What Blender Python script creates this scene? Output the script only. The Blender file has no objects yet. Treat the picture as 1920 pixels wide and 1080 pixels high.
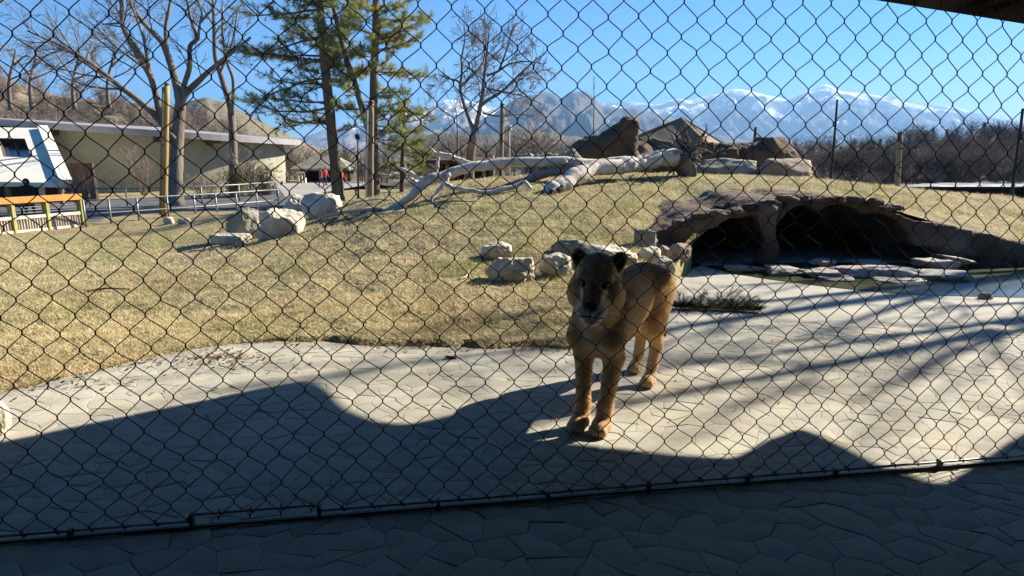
import bpy, math, random
import numpy as np
from mathutils import Vector, Matrix, noise as mnoise

SC = bpy.context.scene
COL = SC.collection
R = math.radians
rng = np.random.default_rng(7)
random.seed(7)

# ------------------------------------------------------------------ camera, sky, sun, exposure
F, PITCH, EYE = 1180.0, R(11.96), 1.5          # focal length in photograph pixels, pitch down, eye height
cam_d = bpy.data.cameras.new('camera')
cam = bpy.data.objects.new('camera', cam_d)
COL.objects.link(cam)
cam.location = (0, 0, EYE)
cam.rotation_euler = (R(90) - PITCH, 0, 0)
cam_d.sensor_width = 36.0
cam_d.lens = 36.0 * F / 1920.0
cam_d.clip_start, cam_d.clip_end = 0.05, 40000
SC.camera = cam

SUN_EL, SUN_AZ = R(31), R(30)                  # azimuth measured from +x (right) towards +y (away)
SUN = np.array([math.cos(SUN_EL) * math.cos(SUN_AZ), math.cos(SUN_EL) * math.sin(SUN_AZ), math.sin(SUN_EL)])
world = bpy.data.worlds.new('World')
SC.world = world
world.use_nodes = True
wn, wl = world.node_tree.nodes, world.node_tree.links
sky = wn.new('ShaderNodeTexSky')
sky.sky_type = 'NISHITA'
sky.sun_disc = False
sky.sun_elevation = SUN_EL
sky.sun_rotation = R(90) - SUN_AZ
sky.altitude = 1400
sky.air_density, sky.dust_density, sky.ozone_density = 0.75, 1.4, 3.0
wn['Background'].inputs['Strength'].default_value = 0.05
hsv = wn.new('ShaderNodeHueSaturation')
hsv.inputs['Saturation'].default_value = 1.85
wl.new(sky.outputs['Color'], hsv.inputs['Color'])
wl.new(hsv.outputs['Color'], wn['Background'].inputs['Color'])
sun_d = bpy.data.lights.new('sun', 'SUN')
sun_d.energy = 5.0
sun_d.angle = R(0.5)
sun_d.color = (1.0, 0.915, 0.77)
sun = bpy.data.objects.new('sun', sun_d)
COL.objects.link(sun)
sun.rotation_euler = Vector(-SUN).to_track_quat('-Z', 'Y').to_euler()
SC.view_settings.view_transform = 'Standard'
SC.view_settings.look = 'None'
SC.view_settings.gamma = 1.0
SC.view_settings.use_curve_mapping = False
SC.view_settings.exposure = 1.66
SC.render.engine = 'CYCLES'
SC.cycles.use_denoising = True
SC.cycles.max_bounces = 6
SC.cycles.diffuse_bounces = 4
SC.cycles.glossy_bounces = 2
SC.cycles.transmission_bounces = 2
SC.cycles.volume_bounces = 0
SC.cycles.caustics_reflective = SC.cycles.caustics_refractive = False

# ------------------------------------------------------------------ picture <-> place
def ray(px, py):
    u, v = (px - 960) / F, (540 - py) / F
    return np.array([u, v * math.sin(PITCH) + math.cos(PITCH), v * math.cos(PITCH) - math.sin(PITCH)])

def ground(px, py, z=0.0):
    d = ray(px, py)
    t = (z - EYE) / d[2]
    return np.array([d[0] * t, d[1] * t, z])

def at(px, py, Y):
    """the point seen at a pixel at forward distance Y"""
    d = ray(px, py)
    t = Y / d[1]
    return np.array([d[0] * t, Y, EYE + d[2] * t])

# ------------------------------------------------------------------ numeric helpers
def sstep(a, b, x):
    t = np.clip((np.asarray(x, float) - a) / (b - a), 0, 1)
    return t * t * (3 - 2 * t)

def _hash(ix, iy, iz, seed):
    h = (ix * 374761393 + iy * 668265263 + iz * 2147483647 + seed * 974711) & 0xFFFFFFFF
    h = ((h ^ (h >> 13)) * 1274126177) & 0xFFFFFFFF
    h = ((h ^ (h >> 16)) * 2246822519) & 0xFFFFFFFF
    return ((h ^ (h >> 15)) & 0xFFFFFF) / float(0xFFFFFF) * 2 - 1

def vnoise(x, y, z=0.0, seed=0):
    x, y, z = np.broadcast_arrays(np.asarray(x, float), np.asarray(y, float), np.asarray(z, float))
    ix, iy, iz = np.floor(x).astype(np.int64), np.floor(y).astype(np.int64), np.floor(z).astype(np.int64)
    fx, fy, fz = x - ix, y - iy, z - iz
    fx, fy, fz = (f * f * f * (f * (f * 6 - 15) + 10) for f in (fx, fy, fz))
    out = 0
    for dx in (0, 1):
        wx = fx if dx else 1 - fx
        for dy in (0, 1):
            wy = fy if dy else 1 - fy
            for dz in (0, 1):
                wz = fz if dz else 1 - fz
                out = out + wx * wy * wz * _hash(ix + dx, iy + dy, iz + dz, seed)
    return out

def fbm(x, y, z=0.0, oct=4, seed=0):
    a, s, out = 1.0, 1.0, 0
    for k in range(oct):
        out = out + a * vnoise(np.asarray(x) * s, np.asarray(y) * s, np.asarray(z) * s, seed + k)
        a *= 0.5
        s *= 2.03
    return out

def norm(v):
    v = np.asarray(v, float)
    return v / (np.linalg.norm(v) + 1e-12)

# ------------------------------------------------------------------ objects
def tag(o, label=None, cat=None, group=None, kind=None):
    if label: o['label'] = label
    if cat: o['category'] = cat
    if group: o['group'] = group
    if kind: o['kind'] = kind
    return o

def thing(name, label, cat, loc=(0, 0, 0), group=None):
    o = bpy.data.objects.new(name, None)
    COL.objects.link(o)
    o.location = tuple(float(c) for c in loc)
    o.empty_display_size = 0.1
    return tag(o, label, cat, group)

def put(name, me, parent=None, loc=(0, 0, 0)):
    o = bpy.data.objects.new(name, me)
    COL.objects.link(o)
    if parent is not None:
        o.parent = parent
    o.location = tuple(float(c) for c in loc)
    return o

class MB:
    """collects geometry in world coordinates and links it as ONE mesh object"""
    def __init__(s):
        s.v, s.q, s.t, s.c, s.n = [], [], [], [], 0
    def add(s, V, Q=None, T=None, col=None):
        V = np.asarray(V, float).reshape(-1, 3)
        s.v.append(V)
        if Q is not None and len(Q): s.q.append(np.asarray(Q, np.int64).reshape(-1, 4) + s.n)
        if T is not None and len(T): s.t.append(np.asarray(T, np.int64).reshape(-1, 3) + s.n)
        if col is not None:
            col = np.asarray(col, float)
            s.c.append(np.broadcast_to(col, (len(V), 3)))
        s.n += len(V)
    def box(s, c, size, rz=0.0, tilt=None, jit=0.0):
        c, h = np.asarray(c, float), np.asarray(size, float) / 2
        P = np.array([[x, y, z] for z in (-1, 1) for y in (-1, 1) for x in (-1, 1)], float) * h
        if jit: P = P + rng.uniform(-jit, jit, P.shape)
        if tilt is not None: P = P @ np.asarray(tilt).T
        ca, sa = math.cos(rz), math.sin(rz)
        P = P @ np.array([[ca, sa, 0], [-sa, ca, 0], [0, 0, 1]])
        s.add(P + c, [[0, 2, 3, 1], [4, 5, 7, 6], [0, 1, 5, 4], [2, 6, 7, 3], [0, 4, 6, 2], [1, 3, 7, 5]])
    def bar(s, a, b, w, h, up=(0, 0, 1)):
        a, b = np.asarray(a, float), np.asarray(b, float)
        d = norm(b - a); side = norm(np.cross(d, up)); u = np.cross(side, d)
        P = [p + side * sx * w / 2 + u * sz * h / 2 for p in (a, b) for sx, sz in ((-1, -1), (1, -1), (1, 1), (-1, 1))]
        s.add(P, [[0, 1, 5, 4], [1, 2, 6, 5], [2, 3, 7, 6], [3, 0, 4, 7], [3, 2, 1, 0], [4, 5, 6, 7]])
    def tube(s, pts, rad, sides=6, cap=True, col=None, wob=0.0):
        P = np.asarray(pts, float); n = len(P)
        rad = np.broadcast_to(np.asarray(rad, float), (n,))
        T = np.gradient(P, axis=0); T /= (np.linalg.norm(T, axis=1, keepdims=True) + 1e-12)
        m = T.mean(0)
        ref = np.eye(3)[np.argmin(np.abs(m))]
        S = np.cross(T, ref); S /= (np.linalg.norm(S, axis=1, keepdims=True) + 1e-12)
        U = np.cross(S, T)
        a = np.arange(sides) / sides * 2 * math.pi
        rr = rad[:, None]
        if wob: rr = rr * (1 + wob * rng.uniform(-1, 1, (n, sides)))
        V = P[:, None, :] + rr[..., None] * (np.cos(a)[None, :, None] * S[:, None, :] + np.sin(a)[None, :, None] * U[:, None, :])
        i = np.arange(n - 1)[:, None] * sides; j = np.arange(sides)[None, :]; j2 = (j + 1) % sides
        Q = np.stack([i + j, i + sides + j, i + sides + j2, i + j2], -1).reshape(-1, 4)
        V = V.reshape(-1, 3); Tt = None
        if cap and sides >= 3:
            V = np.vstack([V, P[0], P[-1]]); k = n * sides
            Tt = [[k, jj, (jj + 1) % sides] for jj in range(sides)] + [[k + 1, (n - 1) * sides + (jj + 1) % sides, (n - 1) * sides + jj] for jj in range(sides)]
        s.add(V, Q, Tt, col)
    def mesh(s, name, mat, origin=(0, 0, 0), smooth=True):
        V = np.vstack(s.v) - np.asarray(origin, float)
        me = bpy.data.meshes.new(name)
        me.vertices.add(len(V)); me.vertices.foreach_set('co', V.astype(np.float32).ravel())
        q = np.vstack(s.q) if s.q else np.zeros((0, 4), np.int64)
        t = np.vstack(s.t) if s.t else np.zeros((0, 3), np.int64)
        li = np.concatenate([q.ravel(), t.ravel()])
        ls = np.concatenate([np.arange(len(q)) * 4, len(q) * 4 + np.arange(len(t)) * 3])
        me.loops.add(len(li)); me.loops.foreach_set('vertex_index', li.astype(np.int32))
        me.polygons.add(len(ls)); me.polygons.foreach_set('loop_start', ls.astype(np.int32))
        me.polygons.foreach_set('use_smooth', np.full(len(ls), bool(smooth)))
        me.update(calc_edges=True)
        if s.c:
            c = np.vstack(s.c)
            at_ = me.color_attributes.new('Col', 'FLOAT_COLOR', 'POINT')
            at_.data.foreach_set('color', np.hstack([c, np.ones((len(c), 1))]).astype(np.float32).ravel())
        me.materials.append(mat)
        return me
    def build(s, name, mat, parent=None, loc=None, smooth=True):
        """world-coordinate geometry; origin at loc (or at the parent)"""
        if parent is not None:
            o0 = np.array(parent.location)
            pp = parent.parent
            while pp is not None:
                o0 = o0 + np.array(pp.location); pp = pp.parent
            if loc is None: return put(name, s.mesh(name, mat, o0, smooth), parent)
            loc = np.asarray(loc, float)
            return put(name, s.mesh(name, mat, loc, smooth), parent, loc - o0)
        loc = np.zeros(3) if loc is None else np.asarray(loc, float)
        return put(name, s.mesh(name, mat, loc, smooth), None, loc)

# ------------------------------------------------------------------ materials
def mat(name, c1, c2=None, scale=4.0, c3=None, scale3=0.6, rough=0.85, bump=0.0, bscale=30.0, dist=0.02, metal=0.0, spec=0.3,
        attr=False, stretch=None, lo=0.35, hi=0.65, lo3=0.45, hi3=0.65, sheen=0.0, trans=0.0):
    m = bpy.data.materials.new(name); m.use_nodes = True
    n, l = m.node_tree.nodes, m.node_tree.links
    b = n['Principled BSDF']
    b.inputs['Roughness'].default_value = rough
    b.inputs['Metallic'].default_value = metal
    b.inputs['Specular IOR Level'].default_value = spec
    if sheen:
        b.inputs['Sheen Weight'].default_value = sheen
    tc = n.new('ShaderNodeTexCoord'); src = tc.outputs['Object']
    if stretch:
        mp = n.new('ShaderNodeMapping'); mp.inputs['Scale'].default_value = stretch
        l.new(src, mp.inputs['Vector']); src = mp.outputs['Vector']
    def noise_fac(sc, lo_, hi_, det=6):
        t = n.new('ShaderNodeTexNoise'); t.inputs['Scale'].default_value = sc; t.inputs['Detail'].default_value = det
        t.inputs['Roughness'].default_value = 0.6
        l.new(src, t.inputs['Vector'])
        mr = n.new('ShaderNodeMapRange'); mr.inputs['From Min'].default_value = lo_; mr.inputs['From Max'].default_value = hi_
        l.new(t.outputs['Fac'], mr.inputs['Value'])
        return mr.outputs['Result']
    def mix(f, a, b_, mode='MIX'):
        x = n.new('ShaderNodeMix'); x.data_type = 'RGBA'; x.blend_type = mode
        for sock, val in ((x.inputs[0], f), (x.inputs[6], a), (x.inputs[7], b_)):
            if hasattr(val, 'node'): l.new(val, sock)
            elif isinstance(val, (int, float)): sock.default_value = val
            else: sock.default_value = (*val, 1)
        return x.outputs[2]
    if attr:
        va = n.new('ShaderNodeVertexColor'); va.layer_name = 'Col'
        col = va.outputs['Color']
        if c2 is not None:
            col = mix(noise_fac(scale, lo, hi), col, mix(1.0, col, c2, 'MULTIPLY'))
    else:
        col = c1
        if c2 is not None: col = mix(noise_fac(scale, lo, hi), c1, c2)
        if c3 is not None: col = mix(noise_fac(scale3, lo3, hi3), col, c3)
    if hasattr(col, 'node'): l.new(col, b.inputs['Base Color'])
    else: b.inputs['Base Color'].default_value = (*col, 1)
    if bump:
        t = n.new('ShaderNodeTexNoise'); t.inputs['Scale'].default_value = bscale; t.inputs['Detail'].default_value = 5
        l.new(src, t.inputs['Vector'])
        bp = n.new('ShaderNodeBump'); bp.inputs['Strength'].default_value = bump; bp.inputs['Distance'].default_value = dist
        l.new(t.outputs['Fac'], bp.inputs['Height']); l.new(bp.outputs['Normal'], b.inputs['Normal'])
    if trans:
        tr = n.new('ShaderNodeBsdfTranslucent'); ms = n.new('ShaderNodeMixShader'); ms.inputs[0].default_value = trans
        if hasattr(col, 'node'): l.new(col, tr.inputs['Color'])
        l.new(b.outputs['BSDF'], ms.inputs[1]); l.new(tr.outputs['BSDF'], ms.inputs[2])
        l.new(ms.outputs['Shader'], n['Material Output'].inputs['Surface'])
    return m

M = {
 'concrete': mat('concrete', (.41, .385, .325), (.33, .31, .265), 1.7, (.27, .25, .215), .55, rough=.85, bump=.35, bscale=55, dist=.01, spec=.2, lo3=.52, hi3=.75),
 'paver': mat('paver', (.46, .43, .345), (.80, .79, .77), 3.2, attr=True, lo=.42, hi=.7, rough=.85, bump=.35, bscale=70, dist=.005, spec=.2, lo3=.5, hi3=.72),
 'joint': mat('joint', (.37, .345, .285), (.30, .28, .23), 9, rough=.95, bump=.4, bscale=60),
 'soil': mat('turf_soil', (.33, .27, .145), (.22, .19, .09), 2.6, (.22, .165, .105), .8, rough=.95, bump=.9, bscale=16, dist=.05, spec=.1, lo3=.5, hi3=.68),
 'grass': mat('grass_blade', (.3, .25, .1), (.72, .72, .66), 3.0, attr=True, trans=.3, rough=.8, spec=.15),
 'dirt': mat('far_dirt', (.16, .13, .085), (.10, .085, .06), .15, (.2, .18, .14), .03, rough=.95, bump=.4, bscale=2, dist=.1, spec=.1),
 'asphalt': mat('asphalt', (.12, .12, .125), (.085, .085, .09), .8, rough=.9, bump=.3, bscale=20, spec=.2),
 'plaza': mat('plaza_concrete', (.34, .32, .29), (.27, .255, .23), .7, rough=.9),
 'snowyard': mat('snowy_ground', (.17, .165, .17), (.50, .51, .56), .7, (.13, .12, .11), .5, rough=.9, bump=.5, bscale=3, dist=.1, lo=.48, hi=.6),
 'boulder': mat('pale_boulder', (.60, .54, .42), (.45, .395, .30), 3.5, (.31, .27, .205), 1.3, rough=.9, bump=.7, bscale=18, dist=.03, spec=.2),
 'boulder_white': mat('white_boulder', (.56, .51, .42), (.42, .375, .30), 3.5, (.33, .31, .28), 1.4, rough=.9, bump=.6, bscale=20, dist=.025, spec=.2),
 'boulder_grey': mat('mossy_boulder', (.27, .25, .20), (.19, .19, .13), 3.5, (.34, .31, .27), 1.6, rough=.95, bump=.7, bscale=18, dist=.03, spec=.15),
 'boulder_rust': mat('rust_boulder', (.36, .27, .20), (.28, .20, .145), 4, (.20, .17, .14), 2, rough=.9, bump=.7, bscale=18, dist=.03, spec=.2),
 'rockwork': mat('brown_rockwork', (.115, .082, .058), (.075, .053, .038), 1.3, (.15, .112, .085), .6, rough=.95, bump=.9, bscale=6, dist=.08, spec=.15),
 'den': mat('den_rock', (.12, .082, .056), (.07, .047, .032), 2.0, (.19, .145, .11), 1.2, rough=.95, bump=.9, bscale=9, dist=.06, spec=.15),
 'slab': mat('slab_stone', (.33, .285, .25), (.24, .20, .175), 3, (.40, .37, .34), 1.1, rough=.8, bump=.6, bscale=15, dist=.02, spec=.3),
 'pool': mat('pool_water', (.045, .05, .022), (.075, .08, .035), 2.0, (.03, .033, .02), .8, rough=.25, bump=.05, bscale=8, dist=.01, spec=.5),
 'bark_grey': mat('grey_bark', (.19, .155, .125), (.11, .088, .07), 3, (.25, .21, .175), 1.1, rough=.95, bump=.9, bscale=14, dist=.04, stretch=(1, 1, .25), spec=.15),
 'bark_red': mat('pine_bark', (.155, .115, .085), (.095, .068, .05), 3, (.2, .155, .115), 1.3, rough=.95, bump=1.0, bscale=12, dist=.05, stretch=(1, 1, .25), spec=.15),
 'twig': mat('twig_bark', (.17, .135, .115), (.22, .175, .145), 2, rough=.95, spec=.1),
 'wood_twig': mat('wood_twig_bark', (.115, .09, .08), (.15, .12, .105), 2, rough=.95, spec=.1),
 'twig_pale': mat('pale_twig_bark', (.26, .215, .18), (.2, .165, .14), 2, rough=.95, spec=.1),
 'needle': mat('pine_needle', (.1, .13, .04), (.6, .66, .6), .9, attr=True, trans=.4, rough=.6, spec=.25),
 'leaf': mat('leaf', (.1, .12, .04), (.6, .6, .6), 2.0, attr=True, trans=.35, rough=.65, spec=.25),
 'log': mat('peeled_log', (.62, .555, .475), (.46, .395, .33), 5.5, (.25, .205, .165), 2.6, lo3=.56, hi3=.68, rough=.8, bump=.6, bscale=16, dist=.02, spec=.25),
 'log_dark': mat('grey_shaded_log', (.27, .235, .215), (.2, .17, .15), 3, (.33, .29, .265), 1.3, rough=.9, bump=.7, bscale=14, dist=.03, spec=.15),  # grey wood, kept darker than the peeled log to stand in for shade
 'root': mat('root_earth', (.12, .092, .075), (.07, .055, .045), 4, (.2, .165, .135), 2, rough=1, bump=.8, bscale=15, dist=.04, spec=.1),
 'cavity': mat('hollow_wood', (.05, .038, .03), (.03, .023, .018), 6, rough=1, bump=.8, bscale=20, spec=.1),
 'stucco': mat('olive_stucco', (.35, .33, .25), (.30, .285, .215), 1.2, (.25, .24, .18), .25, rough=.95, bump=.3, bscale=12, dist=.02, spec=.15),
 'fascia': mat('roof_fascia', (.30, .28, .29), (.24, .225, .235), .8, rough=.7, spec=.3),
 'brown_wood': mat('brown_timber', (.10, .062, .04), (.07, .043, .028), 3, rough=.85, bump=.4, bscale=20, spec=.2, stretch=(1, 1, .2)),
 'white_wall': mat('white_stucco', (.72, .69, .60), (.62, .59, .51), .7, rough=.95, bump=.25, bscale=10, dist=.02, spec=.15),
 'dark': mat('dark_paint', (.022, .02, .019), (.03, .027, .025), 3, rough=.7, spec=.2),
 'glass': mat('dark_glass', (.03, .032, .03), (.05, .052, .045), .8, rough=.15, spec=.5),
 'orange': mat('orange_timber', (.62, .27, .065), (.52, .21, .045), 2.5, rough=.65, bump=.2, bscale=25, spec=.3, stretch=(.3, 1, 1)),
 'green_post': mat('treated_post', (.33, .30, .10), (.25, .225, .075), 4, rough=.85, bump=.3, bscale=25, spec=.2),
 'white_wood': mat('pale_timber', (.66, .60, .49), (.54, .48, .38), 5, rough=.85, bump=.3, bscale=25, spec=.2),
 'picket': mat('weathered_picket', (.48, .42, .34), (.36, .31, .25), 5, rough=.9, bump=.3, bscale=25, spec=.2),
 'pole': mat('tan_pole', (.36, .235, .10), (.28, .175, .075), 1.5, (.46, .34, .085), .5, rough=.8, bump=.3, bscale=14, spec=.25, stretch=(1, 1, .25)),
 'pole_brown': mat('brown_pole', (.27, .205, .135), (.19, .14, .09), 1.5, rough=.85, bump=.3, bscale=14, spec=.2, stretch=(1, 1, .25)),
 'pole_pale': mat('pale_pole', (.55, .51, .45), (.42, .385, .33), 1.5, rough=.8, bump=.3, bscale=14, spec=.25),
 'galv': mat('galvanised_steel', (.24, .24, .245), (.17, .17, .175), 3, rough=.5, metal=.5, spec=.4),
 'wire': mat('black_steel_cable', (.045, .040, .036), (.075, .062, .048), 60, rough=.55, metal=.25, spec=.35),
 'rail': mat('dull_steel_rail', (.34, .33, .33), (.22, .21, .21), 12, rough=.45, metal=.35, spec=.5, bump=.2, bscale=60, dist=.003),
 'canopy': mat('dark_canopy', (.02, .016, .014), (.015, .012, .010), 1.5, rough=.95, spec=.1),
 'thatch': mat('tan_roof', (.30, .235, .165), (.225, .17, .12), 1.2, (.17, .125, .09), .5, rough=.95, bump=.6, bscale=8, dist=.05, spec=.1),
 'hill_brush': mat('brush_hill', (.165, .135, .09), (.10, .085, .06), .12, (.22, .175, .125), .04, rough=1, bump=.8, bscale=.5, dist=1.0, spec=.05),
 'hill_tan': mat('tan_hill', (.27, .22, .15), (.165, .14, .10), .025, (.13, .12, .085), .012, rough=1, bump=.6, bscale=.2, dist=3, spec=.05),
 'hill_wood': mat('wooded_hill', (.12, .095, .075), (.075, .065, .05), .06, (.155, .125, .10), .02, rough=1, bump=.8, bscale=.6, dist=1, spec=.05),
 'hill_foot': mat('foothill', (.13, .115, .09), (.075, .08, .06), .008, (.2, .17, .13), .004, rough=1, spec=.05),
 'coat': mat('lion_coat', (.4, .25, .11), (.80, .76, .72), 22, attr=True, rough=.85, bump=.35, bscale=110, dist=.006, spec=.15, sheen=.15),
 'hair': mat('lion_fur', (.4, .25, .11), (.86, .82, .78), 20, attr=True, trans=.35, rough=.8, spec=.15),
 'eye': mat('lion_eye', (.16, .085, .02), (.10, .05, .012), 60, rough=.08, spec=.6),
 'pupil': mat('pupil', (.006, .006, .006), rough=.05, spec=.6),
 'added_wall_wood': mat('pale_bounce_timber', (.50, .41, .30), (.42, .34, .245), 3, rough=.85, bump=.3, bscale=20, spec=.2, stretch=(1, 1, .2)),  # pale so the added wall throws warm light back under the roof
 'cloth': mat('cloth', (.2, .2, .2), (.75, .75, .75), 9, attr=True, rough=.9, spec=.15),
}

def mountain_mat(name, rock, rock2, snow_lo, snow_hi, patch):
    """bare rock with snow lying by height and in broken patches"""
    m = bpy.data.materials.new(name); m.use_nodes = True
    n, l = m.node_tree.nodes, m.node_tree.links
    b = n['Principled BSDF']; b.inputs['Roughness'].default_value = 1; b.inputs['Specular IOR Level'].default_value = .05
    g = n.new('ShaderNodeNewGeometry'); sx = n.new('ShaderNodeSeparateXYZ'); l.new(g.outputs['Position'], sx.inputs[0])
    t1 = n.new('ShaderNodeTexNoise'); t1.inputs['Scale'].default_value = patch; t1.inputs['Detail'].default_value = 9; t1.inputs['Roughness'].default_value = .65
    l.new(g.outputs['Position'], t1.inputs['Vector'])
    t2 = n.new('ShaderNodeTexNoise'); t2.inputs['Scale'].default_value = patch * 3; t2.inputs['Detail'].default_value = 6
    l.new(g.outputs['Position'], t2.inputs['Vector'])
    mx = n.new('ShaderNodeMix'); mx.data_type = 'RGBA'; mx.inputs[6].default_value = (*rock, 1); mx.inputs[7].default_value = (*rock2, 1)
    l.new(t2.outputs['Fac'], mx.inputs[0])
    hr = n.new('ShaderNodeMapRange'); hr.inputs['From Min'].default_value = snow_lo; hr.inputs['From Max'].default_value = snow_hi
    l.new(sx.outputs['Z'], hr.inputs['Value'])
    th = n.new('ShaderNodeMath'); th.operation = 'MULTIPLY_ADD'; th.inputs[1].default_value = -.30; th.inputs[2].default_value = .66
    l.new(hr.outputs['Result'], th.inputs[0])
    sb = n.new('ShaderNodeMath'); sb.operation = 'SUBTRACT'; l.new(t1.outputs['Fac'], sb.inputs[0]); l.new(th.outputs[0], sb.inputs[1])
    ms = n.new('ShaderNodeMapRange'); ms.inputs['From Min'].default_value = 0; ms.inputs['From Max'].default_value = .06
    l.new(sb.outputs[0], ms.inputs['Value'])
    m2 = n.new('ShaderNodeMix'); m2.data_type = 'RGBA'; m2.inputs[7].default_value = (.85, .86, .9, 1)
    l.new(ms.outputs['Result'], m2.inputs[0]); l.new(mx.outputs[2], m2.inputs[6])
    l.new(m2.outputs[2], b.inputs['Base Color'])
    return m

M['peak_far'] = mountain_mat('far_peak', (.105, .10, .095), (.15, .135, .115), 150, 800, .0022)
M['peak_left'] = mountain_mat('snowy_peak', (.19, .15, .12), (.24, .19, .15), 100, 480, .006)
M['peak_near'] = mountain_mat('near_peak', (.085, .075, .065), (.15, .115, .085), 250, 800, .004)

# ------------------------------------------------------------------ terrain
_bpx = [(-700, 900), (-300, 800), (0, 742), (150, 702), (300, 668), (370, 655), (450, 643), (560, 640), (700, 647), (900, 652), (1060, 655), (1130, 648), (1180, 622), (1230, 565), (1290, 508)]
_b = [ground(*p) for p in _bpx]
_ba = [960 + F * p[0] / p[1] for p in _b] + [1330, 1500, 2000, 2700, 3600]
_by = [p[1] for p in _b] + [8.72, 8.75, 8.75, 8.75, 8.75]
DEN_A = [1180, 1240, 1300, 1400, 1480, 1560, 1640, 1700, 1800, 1920, 2100, 2400]
DEN_Z = [.30, .44, .60, .76, .85, .87, .80, .67, .47, .26, .12, .05]
HC_A = [-900, 0, 150, 300, 420, 560, 700, 850, 1000, 1250, 1400, 1530, 1700, 1920, 2200, 2800]
HC_Z = [-1., -.9, -.88, -.72, -.42, .02, .48, .86, 1.03, 1.08, 1.02, .93, .74, .50, .25, 0]

def border(a): return np.interp(a, _ba, _by)

def den_top(a): return np.interp(a, DEN_A, DEN_Z)

def terrain(x, y):
    x, y = np.asarray(x, float), np.asarray(y, float)
    a = 960 + F * x / np.maximum(y, .3)
    yb, hc = border(a), np.interp(a, HC_A, HC_Z)
    yc = np.interp(a, [0, 350, 700, 1400, 2000], [20, 19, 14, 13.5, 13])
    s = np.clip((y - yb) / np.maximum(yc - yb, .5), 0, 1)
    g = .5 * s + .5 * s * s * (3 - 2 * s)
    h = hc * g
    zt = den_top(a)
    hd = zt + (hc - zt) * sstep(8.8, 13.5, y)
    w = sstep(1190, 1400, a)
    h = h * (1 - w) + hd * w
    back = sstep(yc + .8, yc + 13, y)
    h = -1 + (h + 1) * (1 - back)
    amp = sstep(0, .6, y - yb) * (1 - sstep(20, 26, y))
    h = h + amp * (.030 * fbm(x * 1.1, y * 1.1, 0, 3, 3) + .016 * fbm(x * 4.2, y * 4.2, 0, 2, 9) + .007 * vnoise(x * 10, y * 10, 0, 19))
    return np.where(y < yb, 0.0, h)

def T(x, y): return float(terrain(x, y))

def on(px, py):
    """the point of the ground seen at a pixel"""
    d = ray(px, py)
    t = 2.0
    while t < 90:
        p = np.array([0, 0, EYE]) + d * t
        if p[2] <= T(p[0], p[1]): break
        t += .03 + t * .002
    p = np.array([0, 0, EYE]) + d * t
    p[2] = T(p[0], p[1])
    return p

# grass mound: columns by bearing, rows by distance behind the concrete's edge
A = np.concatenate([np.linspace(-900, -60, 40), np.linspace(-50, 1980, 330), np.linspace(1990, 3000, 40)])
s_rows = np.concatenate([[0, .07, .13], .13 + np.cumsum(np.linspace(.05, .10, 150)), 11.4 + np.cumsum(np.linspace(.12, .9, 60))])
AA, SS = np.meshgrid(A, s_rows, indexing='ij')
YY = border(AA) + SS
XX = (AA - 960) / F * YY
ZZ = terrain(XX, YY + 1e-4)
step_h = .030 * sstep(380, 520, AA) * (1 - sstep(1080, 1200, AA)) + .006
ZZ = np.where(SS < .01, -.03, ZZ + np.where(SS > .005, step_h * (1 - sstep(.5, 2.2, SS)), 0))
YY = YY + np.where(SS < .5, .035 * vnoise(AA * .03, SS * 0, 0, 4), 0) * (AA < 1250)
nA, nS = AA.shape
idx = np.arange(nA * nS).reshape(nA, nS)
Q = np.stack([idx[:-1, :-1], idx[1:, :-1], idx[1:, 1:], idx[:-1, 1:]], -1).reshape(-1, 4)
keep = ~((SS[:-1, :-1] < .10) & (AA[:-1, :-1] > 1296)).reshape(-1)
mb = MB(); mb.add(np.stack([XX, YY, ZZ], -1), Q[keep])
tag(mb.build('grass_mound', M['soil']), 'low mound of dry winter turf rising behind the concrete apron', kind='structure')

# concrete apron in front of the turf, running on under the rock den
ga = np.concatenate([np.linspace(-900, 1320, 160), np.linspace(1330, 3200, 60)])
gy = np.where(ga < 1325, border(ga) + .06, 11.6)
gx = (ga - 960) / F * np.where(ga < 1325, gy, 8.75)
mb = MB(); n = len(ga)
V = np.vstack([np.stack([gx, np.full(n, -6.0), np.full(n, -.006)], -1), np.stack([gx, gy, np.full(n, -.006)], -1)])
mb.add(V, [[i, i + 1, n + i + 1, n + i] for i in range(n - 1)])
paving = tag(mb.build('paved_ground', M['joint'], smooth=False), kind='structure')
# smooth concrete where no stones can be told apart
mb = MB()
gy2 = np.where(ga < 1325, border(ga) + .05, 11.5)
gy1 = np.minimum(np.full(n, 5.55), gy2 - .001) + .0 * ga
gx2 = (ga - 960) / F * np.where(ga < 1325, gy2, 8.75)
ok = gx2 > .95
gxs, g1, g2 = gx2[ok], gy1[ok], gy2[ok]
mm = len(gxs)
nr = 14
tt = np.linspace(0, 1, nr)
V = np.stack([np.repeat(gxs[:, None], nr, 1), g1[:, None] + (g2 - g1)[:, None] * tt, np.zeros((mm, nr)) + .001], -1)
ix = np.arange(mm * nr).reshape(mm, nr)
mb.add(V, np.stack([ix[:-1, :-1], ix[1:, :-1], ix[1:, 1:], ix[:-1, 1:]], -1).reshape(-1, 4))
tag(mb.build('concrete_apron', M['concrete'], smooth=False), kind='structure')

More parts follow.
